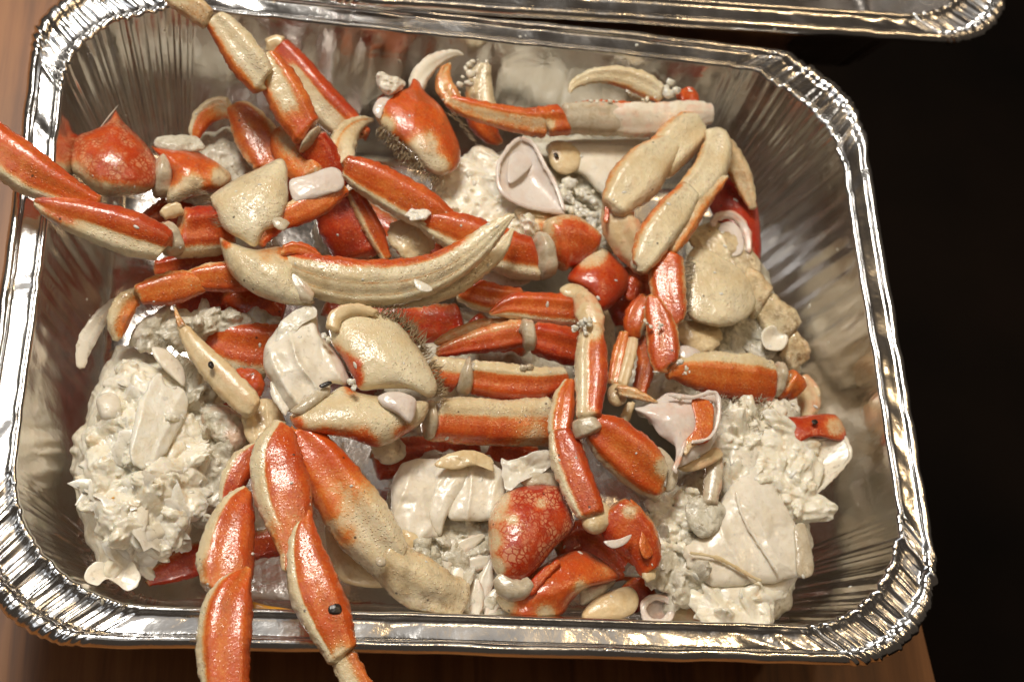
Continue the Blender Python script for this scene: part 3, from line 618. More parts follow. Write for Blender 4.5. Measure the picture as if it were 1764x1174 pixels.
# ---- J: straight claw at upper right
t=thing('crab_claw','slender claw held level near the far right, with one white curved finger above it','crab claw',1050,200,0,G_CLAW)
seg(t,'leg_segment',[(770,170,18),(800,184,34),(858,200,42),(910,210,50),(942,212,54)],(.3,.1),prof=[(-1,.95),(-.55,.9),(-.3,.3),(.2,.35),(.6,.6),(1,.6)],red=.1)
seg(t,'leg_segment',[(930,212,52),(952,208,56),(978,206,54)],(.15,.15),prof=[(-1,1),(1,.9)],red=.25,spots=[(945,215,12,.2)])
seg(t,'joint_membrane',[(968,205,52),(1000,204,60),(1040,204,62),(1072,206,50)],(.15,.1),mat=M['membrane'],spots=[(1040,200,30,1)])
seg(t,'claw_palm',[(1035,205,50),(1085,206,62),(1140,206,62),(1200,198,52),(1230,197,30)],(.1,.2),mat=M['plate'],red=.15,dirt=.15)
seg(t,'palm_edge',[(985,181,8),(1040,176,9),(1100,181,9),(1160,184,9)],.45,red=.1)
crumbs(t,[(1018+i*11,174+(i%2),.55) for i in range(5)],.09,'tooth',M['plate'],kind=None)
seg(t,'claw_finger',[(980,160,5),(992,143,17),(1030,130,28),(1075,133,38),(1112,147,42),(1142,165,30)],(.5,.6),prof=[(-1,.0),(.35,.02),(.7,.5),(1,.7)],red=.05,dirt=.05,spots=[(1000,140,45,0)])
crumbs(t,[(1150,150,.7),(1155,140,.7),(1165,158,.7),(1150,165,.6),(1110,170,.6)],.16,'broken_meat',M['meat'],n=2,jit=5,kind=None)
pil(t,'broken_shell',[(1165,163),(1188,150),(1204,165),(1200,182),(1175,180)],.3,h=.3,red=.5,amp=.2,fs=200)
# ---- K: pale legs upper right
t=thing('crab_limb','thick tan crab leg folded sharply downward at upper right, knobby end at bottom','crab leg',1110,300,.3,G_LEG)
seg(t,'leg_segment',[(1208,208,34),(1190,222,70),(1160,250,78),(1128,290,60)],(.5,.3),prof=[(-1,.35),(-.75,.05),(.7,.02),(.9,.45),(1,.5)],red=.1,dirt=.15)
seg(t,'leg_segment',[(1165,240,30),(1128,272,72),(1092,312,88),(1066,345,64),(1054,362,44)],(.6,.7),prof=[(-1,.35),(-.75,.05),(.7,.02),(.9,.45),(1,.5)],red=.1,dirt=.12)
seg(t,'shell_edge',[(1112,258,8),(1070,300,9),(1049,345,9),(1043,385,9)],(.7,.5),red=.2,dirt=0)
seg(t,'leg_segment',[(1066,350,50),(1066,382,66),(1082,412,68),(1104,444,56),(1118,472,24)],(.3,-.4),mat=M['tan'],red=.3,dirt=.5)
t=thing('crab_limb','narrow cream crab leg with a pink edge lying over the thick tan leg','crab leg',1170,370,.9,G_LEG)
seg(t,'leg_segment',[(1228,222,30),(1236,252,54),(1222,294,62),(1190,332,56),(1168,352,40)],(.8,1.0),prof=[(-1,.35),(-.75,.05),(.7,.02),(.9,.45),(1,.5)],red=.1,dirt=.2)
seg(t,'leg_segment',[(1192,325,40),(1160,366,62),(1130,405,64),(1108,445,48),(1098,462,26)],(1.1,.8),prof=[(-1,.0),(.55,.05),(.8,.55),(1,.7)],red=.2,dirt=.25)
ring(t,[(1112,440,40),(1104,458,40),(1100,470,26)],(.6,.5))
t=thing('crab_limb','translucent amber crab leg tip lying beside the narrow cream leg','crab leg',1200,360,1.0,G_LEG)
seg(t,'leg_tip',[(1254,302,4),(1236,318,22),(1204,350,38),(1176,392,44),(1152,432,30)],(1.2,.7),prof=[(-1,.75),(-.5,.6),(-.1,.25),(.5,.3),(1,.2)],red=0,dirt=.35)
t=thing('crab_limb','thin tan strand of leg hanging down the far right side of the pile','crab leg',1270,290,0,G_LEG)
seg(t,'leg_segment',[(1236,226,20),(1258,266,38),(1280,312,36),(1298,362,14)],(.5,-.4),prof=[(-1,.2),(.5,.3),(1,.6)],red=.1,dirt=.3)
# ---- L: upper centre body
t=thing('crab_section','pale crab body section at upper centre with granular meat around the triangular shell cup','crab body',950,320,-2,G_BODY)
pil(t,'body_meat',[(748,320),(790,285),(850,270),(910,235),(1000,232),(1100,236),(1130,290),(1080,350),(1050,420),(1000,450),(930,430),(860,400),(790,385),(745,350)],-2.6,h=1.6,hb=2,mat=M['meat_grey'],amp=.5,fs=130,rag=.08,dirt=.3,N=160,K=40)
pil(t,'body_plate',[(945,250),(990,240),(1050,238),(1120,238),(1112,275),(1080,310),(1062,340),(1030,330),(1000,300),(960,290)],-1.2,h=.5,mat=M['plate'],amp=.12,fs=90,rag=.04)
pil(t,'body_plate',[(945,250),(970,242),(998,262),(996,290),(970,300),(950,285)],-.9,h=.3,mat=M['tan'],amp=.1)
pil(t,'socket_hole',[(954,264),(960,264),(963,272),(956,270)],-.60,h=.08,mat=M['dark_spot'])
pil(t,'body_plate',[(790,300),(850,278),(870,330),(900,355),(880,400),(830,385),(800,345)],-1.3,h=.5,mat=M['meat'],amp=.2,fs=120,rag=.05)
fuse([lumps(t,[(750,320),(850,275),(870,340),(920,370),(940,430),(860,420),(800,380)],lambda x,y:-1.1,120,1.0,ax=(.9,.7,.5)),lumps(t,[(750,320),(850,275),(870,340),(920,370),(900,410),(800,380)],lambda x,y:-.95,90,.5,ax=(1,.6,.4),tiltr=.5)],'meat_flakes')
crumbs(t,[(975,330,-1.1),(990,350,-1.1),(1010,370,-1.1),(1030,385,-1.1),(985,375,-1.2),(1010,345,-1.1),(1035,410,-1.2),(1000,400,-1.2)],.2,'roe_granules',M['meat'],n=12,jit=20)
crumbs(t,[(760,330,-1.1),(790,350,-1.0),(780,310,-1.0),(820,300,-.9),(740,345,-1.2)],.2,'meat_crumb',M['meat'],n=8,jit=18)
# ---- M: right tan body
t=thing('crab_section','smooth tan body shell with a bristly left edge at the right side of the pile','crab body',1240,490,-.6,G_BODY)
pil(t,'body_core',[(1190,400),(1240,370),(1300,420),(1330,500),(1380,600),(1370,640),(1300,620),(1220,620),(1180,560),(1175,470)],-2.6,h=1.4,hb=2,mat=M['meat_grey'],amp=.4,rag=.06,dirt=.8)
pil(t,'body_shell',[(1184,442),(1205,424),(1242,440),(1282,470),(1300,508),(1292,543),(1252,562),(1214,558),(1184,540),(1180,490)],-.4,h=.5,m=.02,red=0,amp=.10,fs=120,dirt=.25,p=3.2,ribs=(35,70,.06))
pil(t,'body_shell',[(1188,404),(1225,380),(1272,392),(1302,436),(1304,478),(1262,468),(1226,440),(1196,430)],-.7,h=.45,m=.1,red=.1,amp=.22,fs=140,dirt=.5,rag=.05,ribs=(60,32,.08))
bristles(t,[(1192,450),(1184,490),(1184,545)],(.2,.2),240,.26,(-.9,.05),mat=M['hair_pale'],spread=.25,width=.018,jit=8)
seg(t,'leg_stump',[(1275,480,50),(1300,508,64),(1318,530,60)],(-.9,-1.1),prof=[(-1,.3),(.4,.05),(1,.1)],red=0,dirt=.6,lumps=.1)
seg(t,'leg_stump',[(1312,522,56),(1338,556,70),(1358,588,62)],(-1.1,-1.4),prof=[(-1,.15),(1,.05)],red=0,dirt=.8,lumps=.12)
seg(t,'leg_stump',[(1352,584,52),(1370,608,54),(1378,632,32)],(-1.4,-1.8),prof=[(-1,.3),(1,.1)],red=0,dirt=.8,lumps=.1)
pil(t,'leg_socket',[(1313,570),(1330,560),(1352,566),(1358,585),(1346,603),(1322,602),(1312,588)],-1.1,h=.25,cup=.35,mat=M['plate'],p=8)
flakes(t,[(1185,570),(1290,560),(1330,600),(1300,640),(1210,620)],lambda x,y:-1.6,60,.5,mat=M['meat_grey'])
t=thing('crab_shell','curved red shell plate standing against the right wall behind the tan body','crab shell',1270,370,-1.2,G_BIT)
pil(t,'shell_plate',[(1232,300),(1262,310),(1286,290),(1300,340),(1310,400),(1308,455),(1290,480),(1262,420),(1228,370),(1218,340)],-1.2,h=.6,red=.95,amp=.15,fs=90,spots=[(1286,295,12,.4)],tilt=(.4,0))
seg(t,'shell_arch',[(1226,390,10),(1236,374,14),(1258,370,16),(1278,384,16),(1288,410,14),(1290,436,10)],(-.2,-.4),mat=M['pink_inner'],red=.4)
pil(t,'pale_fold',[(1240,388),(1262,382),(1280,405),(1278,436),(1256,440),(1240,415)],-.45,h=.2,cup=.2,mat=M['pink_inner'])
# ---- N: brown red leg
t=thing('crab_limb','brownish red crab leg hanging down beside the tan body, then turning right','crab leg',1160,540,.6,G_LEG)
seg(t,'leg_segment',[(1150,432,52),(1149,465,66),(1152,505,64),(1160,542,52),(1168,562,28)],(.6,.6),prof=[(-1,.4),(-.85,.6),(-.7,.9),(.72,.9),(.88,.4),(1,.3)],red=.4,th=.5,dirt=.2)
seg(t,'leg_segment',[(1124,508,16),(1130,535,42),(1141,575,58),(1145,612,56),(1150,636,40)],(.7,.5),prof=[(-1,.3),(-.8,.85),(.75,.9),(1,.3)],red=.45,th=.5,dirt=.2)
pil(t,'joint_membrane',[(1162,606),(1176,594),(1200,600),(1212,615),(1190,628),(1168,632)],.2,h=.35,mat=M['pink_inner'],amp=.12)
seg(t,'leg_segment',[(1148,636,30),(1185,636,58),(1235,644,80),(1290,652,86),(1335,658,68)],(.3,-.5),prof=[(-1,.1),(-.65,.1),(-.45,.9),(1,1)],red=.15)
ring(t,[(1326,652,62),(1338,655,66),(1350,658,58)],(-.5,-.6))
seg(t,'leg_segment',[(1345,660,62),(1362,666,56),(1376,680,34)],(-.6,-.9),prof=[(-1,.8),(1,1)],red=.1)
seg(t,'leg_stump',[(1374,650,34),(1388,672,44),(1394,698,38),(1388,722,18)],(-1.4,-1.6),mat=M['tan'],dirt=.4,red=.3)
crumbs(t,[(1140,556,.95),(1170,628,.9),(1180,640,.9),(1119,560,.9),(1350,700,-1.0),(1360,690,-1),(1345,710,-1),(1368,705,-1.)],.075,'meat_crumb',n=4,jit=8)
# ---- O thin pieces
t=thing('crab_limb','short orange leg joint tucked in the dark gap left of the brownish red leg','crab leg',1098,550,-.3,G_LEG)
seg(t,'leg_segment',[(1112,508,18),(1099,538,42),(1092,566,38),(1098,584,16)],(-.1,-.5),prof=LC(.2),red=.3)
seg(t,'leg_segment',[(1104,580,22),(1112,610,30),(1110,640,32),(1100,680,26)],(-.7,-1.2),red=.1)
t=thing('crab_spike','pair of thin sticks, one brown and one tan, ending in a sharp amber spike','crab leg',1075,640,0,G_LEG)
seg(t,'stick',[(1076,570,18),(1066,612,26),(1056,664,24)],(.0,.0),prof=[(-1,.7),(1,.75)],red=.1,dirt=.2)
seg(t,'stick',[(1091,580,16),(1084,616,22),(1070,666,22)],(.1,.1),mat=M['tan'],dirt=.2)
seg(t,'spike',[(1062,672,20),(1085,676,22),(1110,684,14),(1134,693,3)],(.5,.9),prof=[(-1,.45),(1,.35)],red=0,dirt=.3)
pil(t,'joint_knob',[(1048,668),(1064,660),(1078,672),(1078,692),(1062,700),(1048,690)],.1,h=.3,mat=M['tan'],dirt=.4)
seg(t,'stick',[(1088,692,16),(1078,718,18),(1066,745,12)],-.4,mat=M['tan'],dirt=.3)
# ---- P
t=thing('crab_limb','bent crab leg at the centre, white and red above, orange below its grey knee','crab leg',1050,700,1,G_LEG)
seg(t,'leg_segment',[(998,504,26),(1010,526,46),(1020,554,44),(1030,578,26)],(.6,1.1),mat=M['tan'],red=.35,dirt=.3)
seg(t,'leg_segment',[(1020,556,34),(1018,595,54),(1018,645,60),(1016,690,50),(1014,722,44)],(1.2,1.5),prof=[(-1,1),(.05,1),(.25,.1),(1,.02)],red=.35,spots=[(1025,570,20,.2),(1010,715,18,.2)])
ring(t,[(1006,718,40),(1012,736,54),(1020,750,50)],(1.3,1.2))
seg(t,'leg_segment',[(1014,734,44),(1045,752,82),(1085,786,92),(1118,814,82),(1144,836,50)],(1.2,.7),prof=[(-1,.95),(.68,1),(.84,.1),(1,.1)],red=.2,spots=[(1040,725,26,1),(1150,805,24,.1)])
pil(t,'joint_meat',[(1132,770),(1150,780),(1168,810),(1162,840),(1146,845),(1150,810)],.6,h=.2,mat=M['membrane'])
crumbs(t,[(992,562,1.4),(1003,560,1.5),(1014,557,1.6),(1010,570,1.5)],.10,'meat_crumb',n=5,jit=6,kind=None)
# ---- Q
t=thing('crab_limb','arched red-orange crab leg with cream left edge, bending down to a crushed red end','crab leg',990,830,.6,G_LEG)
seg(t,'leg_segment',[(982,652,16),(972,684,38),(966,722,46),(962,752,38)],(.5,.6),prof=RC(.2),red=.05)
seg(t,'leg_segment',[(962,738,34),(974,776,62),(990,822,62),(1008,864,60),(1018,892,46)],(.7,.7),prof=RC(.25),red=.45)
pil(t,'joint_knob',[(1004,880),(1022,866),(1044,866),(1058,884),(1050,908),(1026,920),(1004,908)],.4,h=.5,mat=M['tan'],amp=.08)
seg(t,'leg_segment',[(1044,878,56),(1066,896,84),(1094,926,84),(1112,958,60),(1120,988,30)],(.5,.2),prof=[(-1,.5),(-.7,1),(1,1)],red=.6,spots=[(1085,880,16,.2)])
pil(t,'crushed_shell',[(1086,862),(1104,875),(1122,912),(1128,950),(1110,962),(1100,935),(1106,905)],.75,h=.15,red=.3,m=.7,amp=.15,tilt=(-.6,0))
pil(t,'crack_edge',[(1040,932),(1065,928),(1088,920),(1078,936),(1056,944)],1.0,h=.07,mat=M['pink_inner'])
pil(t,'frayed_end',[(1102,975),(1114,980),(1126,975),(1130,995),(1116,1005),(1106,995)],.2,h=.15,mat=M['tan'],rag=.3)
# ---- R group
t=thing('crab_limb','orange two-part crab leg lying level below the tip of the largest claw','crab leg',900,520,-.6,G_LEG)
seg(t,'leg_segment',[(790,500,34),(825,508,54),(862,514,50),(905,506,20)],(-.5,-.4),prof=RC(.18),red=.25,th=.6)
seg(t,'leg_segment',[(842,541,8),(880,528,44),(930,530,56),(975,534,58),(1004,538,50)],(-.4,-.3),prof=RC(.24),red=.3,th=.6)
pil(t,'joint_knob',[(964,498),(980,488),(1002,492),(1014,505),(1000,518),(972,512)],-.1,h=.3,mat=M['tan'],dirt=.5)
t=thing('crab_shell','rounded red shell lump in the middle, fading to cream at its top','crab shell',1035,480,-.8,G_BIT)
pil(t,'shell_lump',[(977,480),(998,450),(1022,428),(1042,428),(1072,453),(1085,482),(1068,515),(1036,538),(1026,522),(1004,500)],-.9,h=.9,red=.75,spots=[(1026,432,28,.05),(1005,445,18,.2)])
t=thing('crab_limb','folded brownish red crab leg with a grey hinge in the centre of the pile','crab leg',880,580,-.8,G_LEG)
seg(t,'leg_segment',[(748,592,10),(800,572,28),(852,562,30),(896,562,22)],(-1.2,-1.0),prof=[(-1,.4),(1,.6)],red=.3,dirt=.2)
seg(t,'leg_segment',[(750,608,14),(792,596,34),(842,584,48),(880,576,52),(906,574,44)],(-.9,-.6),prof=[(-1,.5),(-.5,.55),(-.3,1),(1,1)],red=.55,dirt=.15)
ring(t,[(896,574,48),(910,576,56),(924,578,48)],(-.4,-.4))
seg(t,'leg_segment',[(914,578,50),(948,588,64),(984,598,66),(1012,604,50)],(-.5,-.7),prof=[(-1,.6),(-.7,1),(1,1)],red=.75)
t=thing('crab_limb','level red crab leg with pale ring joint, upper one right of the hairy claw','crab leg',860,650,-.3,G_LEG)
seg(t,'leg_segment',[(740,634,44),(768,642,60),(798,648,62)],(-.1,-.2),prof=LC(.45),red=.5)
ring(t,[(790,640,62),(802,646,68),(814,648,58)],(-.1,-.15))
seg(t,'leg_segment',[(806,648,60),(860,656,68),(930,660,60),(980,652,44)],(-.2,-.4),prof=LC(.3,.12),red=.5)
crumbs(t,[(818,628,.1),(902,632,.1),(912,634,.1)],.13,'meat_crumb',M['membrane'],n=2,jit=4,kind=None)
t=thing('crab_limb','level crab leg, cream above and red below, lower one right of the hairy claw','crab leg',860,725,-.3,G_LEG)
ring(t,[(728,722,60),(740,723,68),(752,724,60)],(.0,-.1))
seg(t,'leg_segment',[(742,722,74),(800,724,82),(870,728,86),(958,726,84)],(-.1,-.7),prof=[(-1,.05),(-.35,.1),(-.1,1),(.6,1),(1,.5)],red=.5,ends=(1,1),spots=[(920,755,40,.35)])
# ---- S: central hairy claw
t=thing('crab_claw','cream claw folded in a U left of centre, its lobe edged with hairs','crab claw',610,640,.5,G_CLAW)
pil(t,'claw_palm',[(528,528),(546,532),(550,566),(572,596),(600,648),(592,662),(570,660),(564,680),(520,710),(499,712),(482,680),(465,652),(454,622),(461,588),(485,551)],.5,h=.8,mat=M['plate'],amp=.14,fs=140,dirt=.22,oct=3,ribs=(62,42,.16))
pil(t,'joint_membrane',[(500,708),(520,690),(545,672),(566,664),(568,676),(546,696),(520,714)],1.1,h=.25,mat=M['membrane'])
pil(t,'peeled_edge',[(486,552),(512,532),(540,528),(545,545),(520,560),(500,590),(480,610),(474,585)],1.0,h=.08,mat=M['plate'],rag=.08,amp=.12,fs=200,dirt=.3,tilt=(.3,0))
pil(t,'hinge_hole',[(550,663),(566,656),(572,660),(556,668)],1.36,h=.05,mat=M['dark_spot'])
pil(t,'claw_lobe',[(566,556),(577,535),(611,527),(649,537),(683,554),(713,588),(741,633),(754,667),(741,686),(706,670),(659,670),(621,672),(609,650),(590,616),(574,595)],.8,h=.9,m=.0,red=.8,dirt=.12,amp=.04,spots=[(594,632,26,1),(606,652,22,.9),(577,604,16,.6),(612,626,10,.8)])
seg(t,'lobe_rim',[(572,570,26),(580,545,26),(612,533,24),(650,540,14)],1.35,mat=M['tan'],dirt=.2)
bristles(t,[(655,545),(690,562),(722,600),(748,650),(756,690)],(.9,.6),260,.36,(.85,-.35),width=.022,jit=9)
bristles(t,[(640,540),(690,556),(726,596)],(1.1,1.0),90,.62,(.55,-.8),width=.018,jit=7)
pil(t,'claw_wrist',[(500,716),(530,696),(562,680),(591,664),(618,676),(652,682),(700,690),(738,692),(732,722),(704,744),(655,770),(600,754),(540,746),(512,738)],.7,h=.95,m=.0,dirt=.2,amp=.05,red=.6,spots=[(560,760,30,.95),(620,770,36,.95),(505,735,22,.9),(700,750,26,.6),(604,668,14,.6)])
pil(t,'joint_membrane',[(652,682),(683,674),(713,684),(717,704),(706,728),(683,712),(660,700)],1.45,h=.3,mat=M['pink_inner'],amp=.06)
pil(t,'torn_shell',[(466,655),(484,675),(498,700),(492,715),(478,700),(466,680)],.6,h=.12,mat=M['plate'],rag=.2)
crumbs(t,[(560,575,1.3),(566,585,1.3),(604,660,1.7),(608,668,1.7)],.09,'meat_crumb',n=3,jit=4)
# ---- T
t=thing('crab_limb','pale tan leg tip with one dark hole, pointing up left of the central claw','crab leg',370,620,0,G_LEG)
seg(t,'leg_tip',[(303,536,4),(316,566,20),(346,610,40),(386,654,52),(424,692,50),(442,706,28)],(.0,.3),mat=M['tan'],dirt=.25,prof=[(-1,.3),(1,.5)])
seg(t,'tip_point',[(301,528,3),(306,545,10),(316,566,17)],(.02,.12),prof=[(-1,.5),(1,.5)],red=0,dirt=.5)
pil(t,'dark_hole',[(359,624),(365,622),(369,630),(365,635),(359,631)],.65,h=.06,mat=M['dark_spot'])
pil(t,'leg_segment',[(415,718),(440,690),(470,690),(492,725),(492,760),(470,775),(430,765)],-.5,h=.3,mat=M['tan'],amp=.14,fs=160,dirt=.4,p=4,ribs=(80,30,.05))
pil(t,'leg_knob',[(350,700),(378,692),(408,708),(425,745),(412,775),(378,765),(354,740)],-1.1,h=.5,mat=M['meat_grey'],amp=.25,fs=200,red=.35,dirt=.5,rag=.05)
t=thing('crab_limb','brownish orange curled crab leg below the left leg, its tip hooking down over the meat','crab leg',310,500,-.2,G_LEG)
seg(t,'leg_tip',[(204,587,14),(202,562,38),(212,532,44),(230,512,34),(240,506,20)],(-.8,-.1),prof=[(-1,.15),(-.3,.3),(.1,.8),(1,.75)],red=0,dirt=.45,th=.6)
seg(t,'leg_segment',[(234,508,32),(278,500,56),(322,490,54),(362,486,22)],(.0,.0),prof=[(-1,.4),(-.8,.85),(1,.9)],red=.15,th=.6,dirt=.15)
seg(t,'leg_segment',[(305,482,12),(350,478,46),(398,476,58),(445,474,50)],(.05,.1),prof=[(-1,.3),(-.75,.85),(1,.95)],red=.3,th=.6,dirt=.15)
t=thing('crab_limb','dark red leg stub in shadow between the left leg and the brownish curled one','crab leg',320,455,-.9,G_LEG)
seg(t,'leg_segment',[(264,464,30),(300,462,46),(345,452,50),(395,444,50)],(-1.2,-1),prof=[(-1,.8),(1,1)],red=.8,dirt=.2)
t=thing('crab_limb','wide orange-red leg section with white underside lying right of the pale leg tip','crab leg',420,590,-1.2,G_LEG)
seg(t,'leg_segment',[(330,570,50),(380,590,92),(430,602,110),(485,605,110)],(-1.5,-1.4),prof=[(-1,.3),(-.75,.95),(.35,1),(.55,.05),(1,.0)],red=.5,dirt=.15)
fuse([lumps(t,[(250,560),(330,550),(450,548),(470,562),(330,576),(270,600)],lambda x,y:-1.0,110,.7,mat=M['meat_grey'],ax=(.9,.7,.5),tiltr=.6)],'meat_flakes')
seg(t,'leg_segment',[(400,500,60),(450,535,80),(485,560,60)],(-1.6,-1.8),prof=[(-1,.9),(1,1)],red=.7)
seg(t,'leg_segment',[(300,540,60),(360,520,80),(420,515,80)],(-2.2,-2.2),prof=[(-1,.9),(1,1)],red=.9,dirt=.3)
# ---- U: meat ball
t=thing('crab_section','large ragged lump of flaky white crab meat at lower left','crab meat',235,800,-2,G_BODY)
BALL=[(205,587),(250,598),(292,620),(322,660),(347,690),(372,750),(382,800),(366,850),(342,884),(330,930),(290,962),(245,1002),(205,1014),(155,995),(140,958),(112,900),(99,830),(102,762),(132,720),(142,670),(168,618)]
def zb(x,y):
    d=((x-238)/150)**2+((y-800)/215)**2
    return -2.9+2.3*max(0,1-d**1.5)**.5+.3*math.sin(x*.05+1.3*math.sin(y*.031))*math.sin(y*.047)
mass=pil(t,'meat_mass',[(246+(x-238)*.87,800+(y-800)*.95) for x,y in BALL],-2.9,h=2.2,hb=2.4,mat=M['meat'],amp=.25,fs=90,rag=.05,N=200,K=60,fine=.03,dirt=.15,p=3)
INN=[(254+(x-238)*.64,800+(y-800)*.82) for x,y in BALL]
fuse([mass,lumps(t,INN,lambda x,y:zb(x,y)-.14,120,1.4,ax=(.7,.6,.40),tiltr=.25,seed=1,amp=.35),lumps(t,INN,lambda x,y:zb(x,y)-.03,420,.8,ax=(.8,.58,.42),tiltr=.3,amp=.5),
      lumps(t,INN,lambda x,y:zb(x,y)+.02,420,.45,ax=(.95,.5,.4),tiltr=.35,seed=5,amp=.5)],'meat_mass',.00034,-1)
flakes(t,INN,lambda x,y:zb(x,y)+.07,150,.5,tiltr=.4,th=.04,name='meat_flakes')
flakes(t,INN,lambda x,y:zb(x,y)+.14,26,.7,tiltr=.4,th=.035,mat=M['plate'],name='cartilage_scraps')
fuse([lumps(t,[(315,650),(360,670),(400,760),(378,860),(340,900),(320,780)],lambda x,y:-1.4,170,.9,mat=M['meat_grey'],tiltr=.6)],'grey_meat')
pil(t,'cartilage_plate',[(262,648),(278,640),(286,662),(316,668),(322,704),(300,758),(268,800),(238,806),(222,780),(230,730),(240,690),(252,668)],-.25,h=.2,mat=M['meat'],amp=.16,fs=110,tilt=(-.7,.1),p=4,rag=.05,ribs=(110,48,.06),dirt=.05)
pil(t,'cartilage_plate',[(262,598),(290,604),(315,632),(318,664),(300,652),(270,622)],-.6,h=.2,mat=M['plate'],tilt=(-.8,.3))
pil(t,'cartilage_knob',[(165,690),(180,676),(202,680),(210,704),(200,722),(176,722)],-.5,h=.4,mat=M['plate'],amp=.1)
pil(t,'cartilage_plate',[(228,872),(240,862),(256,880),(250,915),(234,922),(226,900)],-.35,h=.15,mat=M['plate'],tilt=(-.4,.3))
pil(t,'shell_cup',[(148,985),(165,968),(195,968),(222,962),(240,985),(238,1008),(220,1018),(200,1004),(182,995),(168,1008),(148,1000)],-1.2,h=.12,cup=.25,mat=M['plate'],rag=.08)
seg(t,'shell_arc',[(214,506,12),(176,545,26),(148,590,30),(138,635,14)],(-1.6,-2.2),mat=M['plate'],th=.35,dirt=.2)
bristles(t,[(248,588),(282,598),(312,622),(324,650)],(-.7,-.9),110,.3,(.6,-.6),mat=M['hair_pale'],jit=8)
crumbs(t,[(195,857,.0)],.05,'orange_speck',M['yellow_bit'],kind=None)
# ---- V lower left legs
t=thing('crab_limb','orange crab leg hanging over the near rim, leftmost of the two that cross it','crab leg',388,1000,1.2,G_LEG)
seg(t,'leg_segment',[(428,842,18),(408,876,66),(392,935,94),(386,985,100),(372,1030,56)],(.9,1.3),prof=RC(.2,.06),red=.3,spots=[(380,990,40,.7)])
seg(t,'leg_segment',[(428,975,14),(400,1022,76),(388,1080,98),(387,1140,94),(392,1215,76)],(1.5,1.5),prof=RC(.12,.05),red=.05)
t=thing('crab_limb','cream-ridged orange crab leg over the near rim, rightmost of the two crossing it','crab leg',520,950,1.6,G_LEG)
seg(t,'leg_segment',[(492,732,42),(478,780,88),(484,840,104),(498,900,82),(500,950,44),(494,984,16)],(1.3,1.7),prof=RC(.28,.06),red=.3,spots=[(500,920,50,.6)],Mr=48)
seg(t,'leg_segment',[(530,876,10),(524,930,58),(538,1000,90),(562,1060,88),(580,1104,70),(592,1134,52)],(1.8,1.7),prof=RC(.22,.06),red=.1,Mr=48,spots=[(590,1130,24,.2)])
seg(t,'leg_tip',[(590,1126,46),(606,1160,50),(632,1205,44)],(1.6,1.5),prof=[(-1,.8),(-.3,.7),(.1,.15),(1,.1)],red=0,dirt=.3)
pil(t,'dark_spot',[(566,1044),(576,1037),(587,1042),(588,1054),(578,1058),(567,1055)],2.2,h=.07,mat=M['dark_spot'],amp=.02)
t=thing('crab_limb','thick crab leg fading from orange to cream, leaning right from below the central claw','crab leg',610,860,.5,G_LEG)
seg(t,'leg_segment',[(508,738,40),(545,785,84),(588,850,104),(628,908,108),(668,955,86),(682,975,60)],(.7,-.2),prof=[(-1,.95),(.6,.9),(1,.8)],red=.0,tz=[(0,0),(.35,-.05),(.6,-.75),(1,-.88)],spots=[(540,770,50,1),(560,870,26,.8),(590,925,24,.5)],dirt=.08,Mr=48)
seg(t,'leg_segment',[(650,945,70),(700,988,92),(752,1018,86),(800,1036,66)],(-.1,-1.1),th=.9,panel=0,skew=.3,dirt=.45,red=0,lumps=.07,prof=[(-1,.25),(-.6,.08),(.6,.08),(1,.2)])
pil(t,'joint_knob',[(648,962),(656,958),(665,963),(664,973),(655,976),(648,971)],.62,h=.15,mat=M['membrane'])
t=thing('crab_limb','short reddish leg end peeking out left of the ridged leg that crosses the near rim','crab leg',410,800,.2,G_LEG)
seg(t,'leg_segment',[(446,764,18),(420,796,48),(400,832,46),(386,868,16)],(.3,.1),prof=RC(.22),red=.6)
t=thing('crab_limb','red leg sliver poking out beneath the white meat lump near the front wall','crab leg',310,970,-2.2,G_LEG)
seg(t,'leg_segment',[(252,1000,20),(300,978,50),(360,955,60),(440,938,50),(520,930,44)],(-2.8,-2.2),prof=[(-1,.3),(-.4,1),(1,1)],red=.9)
t=thing('crab_shell','cream triangular shell edge under the two legs that cross the near rim','crab shell',600,960,-2,G_BIT)
pil(t,'shell_plate',[(560,905),(600,930),(640,985),(665,1010),(610,1008),(575,985)],-1.8,h=.4,mat=M['tan'],dirt=.3)
# ---- W centre bottom body
t=thing('crab_section','pale body section at bottom centre with smooth overlapping white plates','crab body',780,900,-1.5,G_BODY)
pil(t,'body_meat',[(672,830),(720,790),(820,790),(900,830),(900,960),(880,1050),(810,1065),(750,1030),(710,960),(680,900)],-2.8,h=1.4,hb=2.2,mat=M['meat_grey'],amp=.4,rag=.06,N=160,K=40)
pil(t,'body_plate',[(674,828),(694,796),(738,790),(760,800),(750,850),(742,900),(756,928),(708,938),(688,917),(674,884)],-.9,h=.6,mat=M['plate'],amp=.16,fs=130,dirt=.15,ribs=(120,60,.12))
pil(t,'body_plate',[(742,795),(790,782),(820,790),(800,840),(770,890),(758,925),(740,900),(738,850)],-.7,h=.45,mat=M['plate'],amp=.12,fs=130,tilt=(.3,0),ribs=(110,50,.1))
pil(t,'body_plate',[(800,785),(850,800),(872,826),(866,860),(856,892),(810,896),(772,890),(786,840)],-.6,h=.4,mat=M['plate'],amp=.12,fs=130,ribs=(100,45,.1))
pil(t,'peeled_skin',[(752,800),(775,782),(812,776),(850,792),(852,812),(820,800),(785,808)],.0,h=.12,mat=M['tan'],rag=.15,dirt=.3,amp=.15)
pil(t,'body_lobe',[(688,905),(712,900),(735,925),(730,950),(706,948),(690,930)],-.8,h=.4,mat=M['tan'],dirt=.3)
